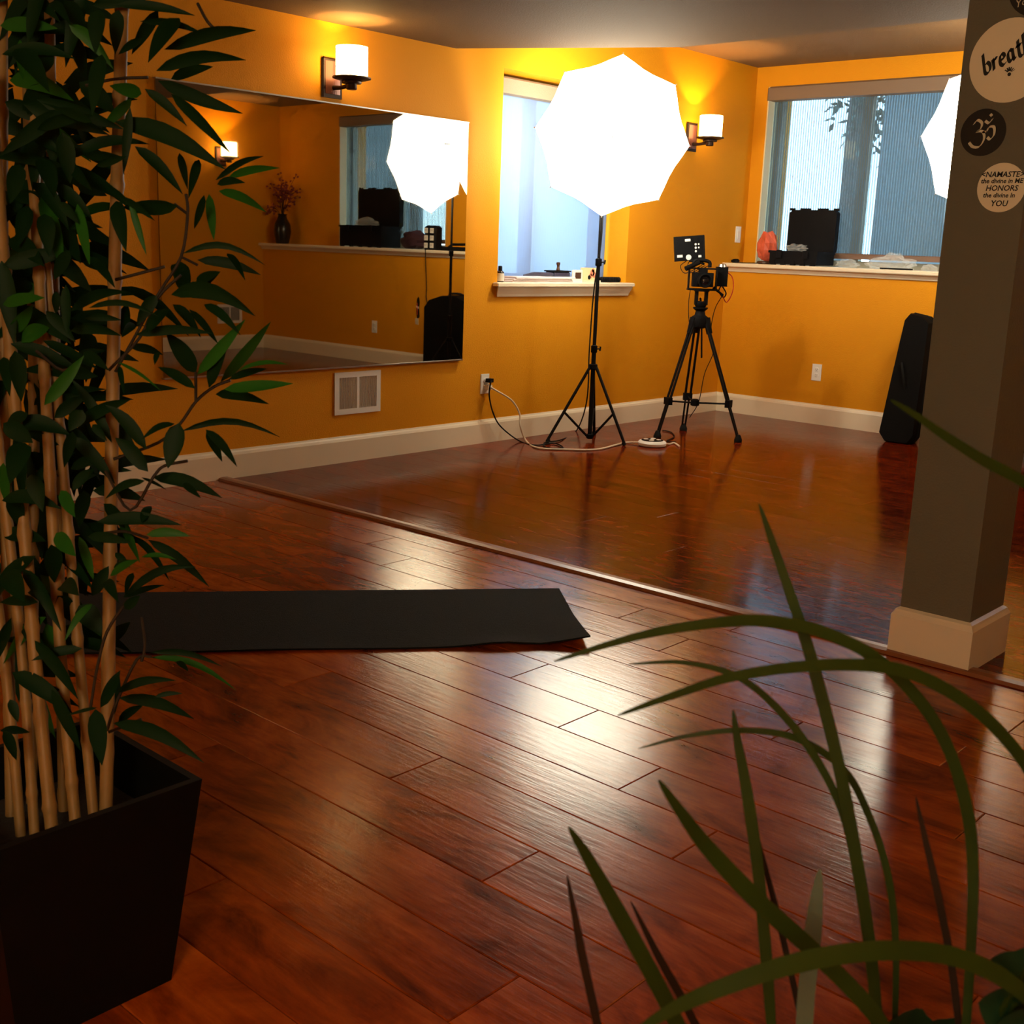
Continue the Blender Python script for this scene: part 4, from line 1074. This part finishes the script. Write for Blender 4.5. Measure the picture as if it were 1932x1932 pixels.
cropleaf(0, [(1000,300,1555,185,105), (950,430,1495,365,95), (1040,480,1295,405,75), (960,490,1475,690,95,'leaf',-.02), (1040,570,1400,930,80,'leaf',.02), (700,740,1370,1030,135), (880,540,1135,765,70),
    (700,30,1185,95,70), (850,130,1240,210,55), (420,150,690,420,95,'leaf_lit',.12), (860,570,665,520,95,'leaf_lit',.02), (800,600,615,790,75,'leaf_lit',.02), (790,650,750,1060,65,'leaf',.0), (820,890,1110,1180,90), (1210,970,1145,1205,65),
    (1090,930,1140,1150,55), (1310,1095,1600,950,50,'leaf',.10), (1390,1075,1700,1020,60,'leaf_lit'), (1320,1120,1490,1110,55), (1330,1160,1620,1290,65,'leaf_lit',.06), (1240,1185,1180,1390,55,'leaf',0), (1270,1180,1300,1460,65,'leaf_lit',0),
    (1080,1250,740,1260,115,'leaf',0), (740,1200,940,1340,50), (790,1220,890,1550,50,'leaf_lit',.0), (1110,1540,1610,1610,48,'leaf',.16), (1200,1580,1585,1670,75), (1380,1540,1490,1705,50), (1080,1580,1130,1800,120,'leaf',0), (1180,1770,1340,1650,75),
    (1040,1790,1545,1915,115,'leaf',.14), (520,950,760,960,70), (590,1010,770,950,60), (430,1390,625,1385,55), (540,1560,700,1750,70), (270,1790,10,1780,115,'leaf_lit',.12), (470,1240,545,1610,75,'leaf_lit',.0), (640,1130,840,1300,60),
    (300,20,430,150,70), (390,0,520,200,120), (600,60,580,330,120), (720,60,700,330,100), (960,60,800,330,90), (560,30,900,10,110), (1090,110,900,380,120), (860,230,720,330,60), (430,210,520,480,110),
    (620,330,560,700,110), (480,500,700,690,140), (330,330,210,470,120), (120,240,140,480,80,'leaf_lit',0), (90,300,300,560,140), (300,520,140,700,150), (30,620,320,760,120), (560,740,330,660,70), (450,880,760,1060,90), (420,1010,560,1160,80),
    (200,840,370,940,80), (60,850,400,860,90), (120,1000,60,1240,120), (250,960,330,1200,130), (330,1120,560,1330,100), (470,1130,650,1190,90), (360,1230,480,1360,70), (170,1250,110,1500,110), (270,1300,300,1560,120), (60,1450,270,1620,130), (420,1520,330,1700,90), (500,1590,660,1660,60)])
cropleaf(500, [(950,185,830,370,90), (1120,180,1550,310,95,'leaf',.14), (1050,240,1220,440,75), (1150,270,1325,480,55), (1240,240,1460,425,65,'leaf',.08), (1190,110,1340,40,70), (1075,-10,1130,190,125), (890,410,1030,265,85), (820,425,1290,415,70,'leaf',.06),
    (790,490,990,545,65), (960,530,940,605,40), (1190,655,1010,410,120), (1200,665,1490,330,85,'leaf_lit',0), (1270,745,1390,440,100), (1340,710,1645,345,85,'leaf_lit',0), (1185,750,960,620,75), (1390,695,1620,630,55), (1360,755,1780,720,85,'leaf_lit',0), (1310,785,1635,845,80),
    (1450,640,1750,605,35,'leaf_lit'), (1100,1010,1700,1045,52,'leaf',.14), (1250,1000,1440,1225,65), (1255,1010,1350,1195,65), (1090,960,1020,1235,140,'leaf',0), (1060,965,860,1060,50,'leaf',.1), (890,1120,640,850,95,'leaf',.1), (930,1290,1350,1415,95,'leaf',.08),
    (1110,1330,1220,1415,50), (880,1310,640,1420,60,'leaf',.1), (860,1290,1010,1365,25), (900,1255,700,1050,110), (590,1560,1105,1580,95,'leaf',.06), (860,1565,920,1465,65), (680,1080,430,690,75,'leaf',.08), (715,590,985,770,26,'leaf_lit',.05), (725,615,755,790,42),
    (400,610,650,520,60,'leaf',.1), (510,530,660,640,70), (270,850,510,550,95,'leaf_lit',0), (240,900,510,790,85), (430,400,740,430,85), (510,320,740,335,55), (430,280,780,165,75,'leaf',.1), (400,120,410,430,75,'leaf',0), (540,260,960,310,45,'leaf',.12),
    (430,1040,700,1330,95), (430,1240,640,1170,75), (440,1370,570,1240,75), (740,430,770,230,85), (820,360,740,440,60), (940,330,1000,280,60), (130,470,300,380,110,'leaf_lit',.1), (60,420,200,240,100,'leaf_lit',0), (20,240,270,200,90,'leaf_lit'), (340,160,340,300,60), (90,520,130,830,120),
    (280,280,460,470,90), (20,560,60,800,80), (440,1010,390,1230,90), (500,880,420,1010,110), (170,900,30,1010,90), (20,960,200,1080,130), (150,1080,60,1330,150), (330,930,520,800,90), (560,970,650,1070,60), (510,1370,480,1600,110), (630,1450,760,1600,90), (370,1370,470,1540,90,'leaf_lit',0), (190,1270,260,1500,120), (20,1200,40,1450,80,'leaf_lit',0), (60,1400,130,1600,120), (620,1240,800,1250,50)])
cropleaf(950, [(890,190,1160,200,65,'leaf_lit',.08), (535,200,800,240,75), (700,20,850,360,62,'leaf_lit',0), (800,200,1030,470,55,'leaf',.1), (900,220,1270,505,75,'leaf',.07), (860,325,1070,340,38,'leaf_lit',.08), (750,570,1190,385,62,'leaf',.14), (670,440,845,340,55,'leaf_lit'), (750,570,1000,495,45),
    (560,610,390,840,52,'leaf_lit',.12), (635,860,790,720,95,'leaf',0), (910,935,1435,1135,50,'leaf_lit',.12), (915,905,1350,990,48,'leaf',.10), (1070,960,1145,1020,40), (610,1240,730,1015,85), (700,1150,1070,1075,62,'leaf',.10), (720,1180,1180,1310,88,'leaf',.09), (940,1175,1110,1155,35), (690,1335,1240,1575,100,'leaf',.10),
    (700,1330,1050,1450,60,'leaf',.08), (720,1325,870,1225,65), (580,1250,620,1590,125,'leaf',0), (590,1240,400,1290,25), (520,860,0,830,95,'leaf',.03), (500,880,190,955,70), (230,600,0,600,85), (480,200,570,470,70,'leaf_lit',0), (340,180,460,320,110,'leaf_lit',0), (310,250,330,480,130), (370,500,480,560,120), (560,560,660,380,100), (430,330,520,560,130), (640,470,720,600,80),
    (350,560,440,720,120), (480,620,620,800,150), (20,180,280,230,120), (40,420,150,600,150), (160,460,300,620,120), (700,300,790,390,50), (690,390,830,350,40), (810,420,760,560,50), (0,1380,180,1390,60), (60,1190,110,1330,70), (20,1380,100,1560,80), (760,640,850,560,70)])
# twigs that carry the leaves on the viewer's right
for oy, pts in ((0, [(700,2260),(800,2080),(960,1790),(1100,1560),(1140,1300),(1130,1180)]), (0, [(1140,1300),(1060,1240)]), (0, [(1100,1560),(1200,1610)]), (0, [(520,520),(700,480),(900,470)]), (0, [(700,1700),(1000,1620)]), (0, [(1200,20),(1260,130),(1330,200)]),
                (500, [(640,1250),(790,1490),(930,1290),(1000,1220),(1140,1190)]), (500, [(690,1180),(960,1080),(1090,970),(1190,830),(1300,740),(1400,700)]), (500, [(1190,830),(1190,650)]), (500, [(660,640),(850,440),(960,200),(1100,60)]), (500, [(220,520),(380,640),(500,560)]),
                (950, [(650,1380),(700,1230),(830,950),(920,930)]), (950, [(550,1240),(590,1000),(650,780),(780,580)]), (950, [(640,180),(760,170),(900,210)]), (950, [(860,960),(880,860),(860,690)]), (950, [(660,1390),(860,1310)])):
    MB().tube(smooth_path([at(x/K, oy+y/K, 1.70) for x, y in pts], 4), .0022, 6).build('twig', 'twig', BAM, True)
# leaves filling the dense left side, behind the ones above
rnd = random.Random(4)
while leafcount < 296:
    x_ = abs(rnd.gauss(0, 95)); y_ = rnd.uniform(-40, 1330)
    if x_ > 235: continue
    d = rnd.uniform(1.66, 1.98); a = rnd.uniform(-.5, 3.6); ln_ = rnd.uniform(100, 180)
    if rnd.random() < .5: a = rnd.uniform(.1, 1.9)
    leaf(at(x_, y_, d), at(x_+math.cos(a)*ln_, y_+math.sin(a)*ln_*.9, d+rnd.uniform(-.05, .05)), rnd.uniform(30, 46)*d/F_PX, rnd.uniform(0, .12), rnd.uniform(-.8, .8), 'leaf_lit' if rnd.random() < .12 else 'leaf')

b = MB()                                  # the hindmost leaves, too many to tell apart
for q in range(170):
    x_ = abs(rnd.gauss(0, 100)); y_ = rnd.uniform(-60, 1180)
    if x_ > 210: x_ *= .4
    d = rnd.uniform(1.80, 2.05); a = rnd.uniform(-.4, 3.5); L2 = rnd.uniform(100, 170)
    p0 = at(x_, y_, d); p1 = at(x_+math.cos(a)*L2, y_+math.sin(a)*L2*.9, d+rnd.uniform(-.05, .05)); axv = p1-p0
    sd = axv.cross(CAM-p0).normalized(); rl = rnd.uniform(-.8, .8); nn = sd.cross(axv).normalized(); sd = sd*math.cos(rl)+nn*math.sin(rl)
    wd = rnd.uniform(28, 44)*d/F_PX; base = len(b.v)
    for i in range(6):
        u_ = i/5; wv = wd/2*max(.02, 2.25*(u_**.62)*((1-u_)**.95)); c = p0+axv*u_+V((0, 0, .06*axv.length*math.sin(math.pi*u_)))
        b.v += [c-sd*wv, c, c+sd*wv]
    for i in range(5):
        for k in (0, 1): b.f.append((base+3*i+k, base+3*i+k+1, base+3*i+k+4, base+3*i+k+3))
o = b.build('inner_leaves', 'leaf', BAM, True); o['kind'] = 'stuff'

# ------------------------------------------------------------------ spiky plant close to the viewer, lower right
G0 = at(1640, 2260, .86)
gp = thing('clay_pot', (G0.x, G0.y, 0), 'clay pot on a slim stand below the spiky plant', 'flower pot')
zt_ = G0.z
MB().lathe([(.085, zt_-.17), (.12, zt_-.02), (.130, zt_-.02), (.130, zt_+.012), (.112, zt_+.012), (.108, zt_-.01)], (G0.x, G0.y, 0), 28).build('pot_wall', 'terra', gp, True)
MB().lathe([(.107, zt_-.012), (.106, zt_-.006)], (G0.x, G0.y, 0), 24).build('soil', 'soil', gp, True)
MB().lathe([(.16, 0), (.16, .02), (.03, .03), (.028, zt_-.20), (.13, zt_-.19), (.13, zt_-.17)], (G0.x, G0.y, 0), 28).build('stand', 'darkwood', gp, True)
SP = thing('spiky_plant', G0, 'spiky houseplant with thin arching green blades in the near foreground', 'plant')
def blade(px, wpx, material='grass', d0=.80, d1=.80):
    """arching blade; px run from the tip to the root"""
    P_ = [V((x, y, 0)) for x, y in px]; S = smooth_path(P_, 7); n = len(S)
    b = MB(); pts = []
    for i, q in enumerate(S):
        k = i/(n-1); pts.append(at(q.x, q.y, lerp(d1, d0, k)))
    root = V((G0.x, G0.y, zt_-.008))+V((random.uniform(-.05, .05), random.uniform(-.05, .05), 0))
    last = pts[-1]
    for k in (.33, .66, 1): pts.append(lerp(last, root, k))
    m_ = len(pts)
    for i, p in enumerate(pts):
        u_ = i/(m_-1); wv = wpx/F_PX*.80/2*min(1, .10+1.5*u_**.55)*(1.0 if u_ < .8 else 1-.35*(u_-.8)/.2)
        tg = (pts[min(i+1, m_-1)]-pts[max(i-1, 0)]).normalized(); view = (CAM-p).normalized()
        sd = tg.cross(view).normalized(); nn = sd.cross(tg).normalized()
        b.v += [p-sd*wv+nn*wv*.3, p-nn*wv*.25, p+sd*wv+nn*wv*.3, p+nn*wv*.45]
    for i in range(m_-1):
        for k in range(4): b.f.append((4*i+k, 4*i+(k+1) % 4, 4*i+4+(k+1) % 4, 4*i+4+k))
    b.build('blade', material, SP, True)
blade([(1432,950),(1470,1060),(1530,1240),(1590,1480),(1635,1740),(1660,1960)], 24, 'grass', .84, .80)
blade([(1045,1248),(1150,1215),(1250,1190),(1360,1174),(1450,1172),(1560,1195),(1670,1255),(1765,1365),(1818,1500),(1836,1660),(1822,1960)], 23, 'grass', .82, .74)
blade([(1165,1350),(1270,1312),(1390,1275),(1550,1255),(1690,1262),(1800,1310),(1890,1385),(1960,1490),(1990,1650),(1960,1960)], 23, 'grass', .80, .70)
blade([(1185,1253),(1290,1250),(1390,1276),(1470,1340),(1540,1432),(1592,1540),(1622,1680),(1640,1800),(1650,1960)], 16, 'grass', .86, .84)
blade([(1205,1412),(1300,1388),(1400,1378),(1500,1392),(1590,1450),(1640,1540),(1675,1650),(1690,1780),(1688,1960)], 15, 'grass', .88, .86)
blade([(1383,1340),(1392,1400),(1410,1500),(1430,1640),(1445,1800),(1457,1960)], 23, 'grass', .84, .82)
blade([(1425,1560),(1445,1640),(1470,1740),(1500,1870),(1520,1960)], 13, 'grass2', .88, .86)
blade([(1243,1472),(1290,1540),(1340,1605),(1430,1700),(1530,1790),(1630,1890),(1690,1970)], 30, 'grass', .76, .66)
blade([(1073,1560),(1110,1620),(1160,1710),(1215,1810),(1262,1900),(1300,1980)], 28, 'grass', .76, .68)
blade([(1070,1652),(1085,1730),(1100,1810),(1120,1900),(1135,1970)], 16, 'grass2', .80, .76)
blade([(1190,1700),(1240,1800),(1290,1890),(1330,1970)], 16, 'grass2', .82, .80)
blade([(1190,1955),(1250,1915),(1320,1880),(1450,1832),(1570,1803),(1690,1793),(1800,1805),(1900,1850),(1990,1930)], 30, 'grass', .70, .62)
blade([(1547,1640),(1540,1700),(1532,1780),(1522,1870),(1515,1970)], 32, 'grassg', .80, .78)
blade([(1728,1503),(1745,1580),(1770,1690),(1795,1820),(1812,1960)], 15, 'grass2', .84, .82)
blade([(1680,754),(1730,785),(1780,820),(1850,865),(1932,910),(2010,970),(2040,1200),(1990,1600),(1900,1980)], 20, 'grass', .80, .72)
LP = thing('leafy_plant', (G0.x, G0.y, zt_-.006), 'low dark plant with scalloped leaves at the bottom right corner', 'plant')
def scallop(cx_, cy_, r, d, tilt, material='geran'):
    c = at(cx_, cy_, d); n = 26; rr_ = r/F_PX*d
    a1 = (RT*math.cos(tilt)+FW*math.sin(tilt)*.6).normalized(); a2 = (UP*.8-FW*.5*math.cos(tilt)).normalized()
    b = MB(); b.v.append(c)
    for k in range(n):
        a = 2*math.pi*k/n; q = rr_*(1+.10*abs(math.sin(a*4.5))-.25*math.exp(-((a-4.71)/.25)**2))
        b.v.append(c+a1*math.cos(a)*q+a2*math.sin(a)*q+(a1.cross(a2))*(.14*rr_*math.cos(a*3)))
    for k in range(n): b.f.append((0, 1+k, 1+(k+1) % n))
    b.build('leaf', material, LP, True)
    MB().tube(smooth_path([c, lerp(c, V((G0.x, G0.y, zt_)), .5)-V((0, 0, .01)), V((G0.x, G0.y, zt_-.006))], 4), .0022, 6).build('leaf_stalk', 'grass', LP, True)
for a in ((1700, 1950, 62, .84, .3), (1765, 1965, 62, .86, -.4), (1730, 1990, 60, .76, .1), (1915, 1890, 70, .74, .5), (1940, 1825, 62, .72, -.3), (1960, 1930, 75, .74, .4), (1900, 1960, 60, .78, -.2)): scallop(*a)
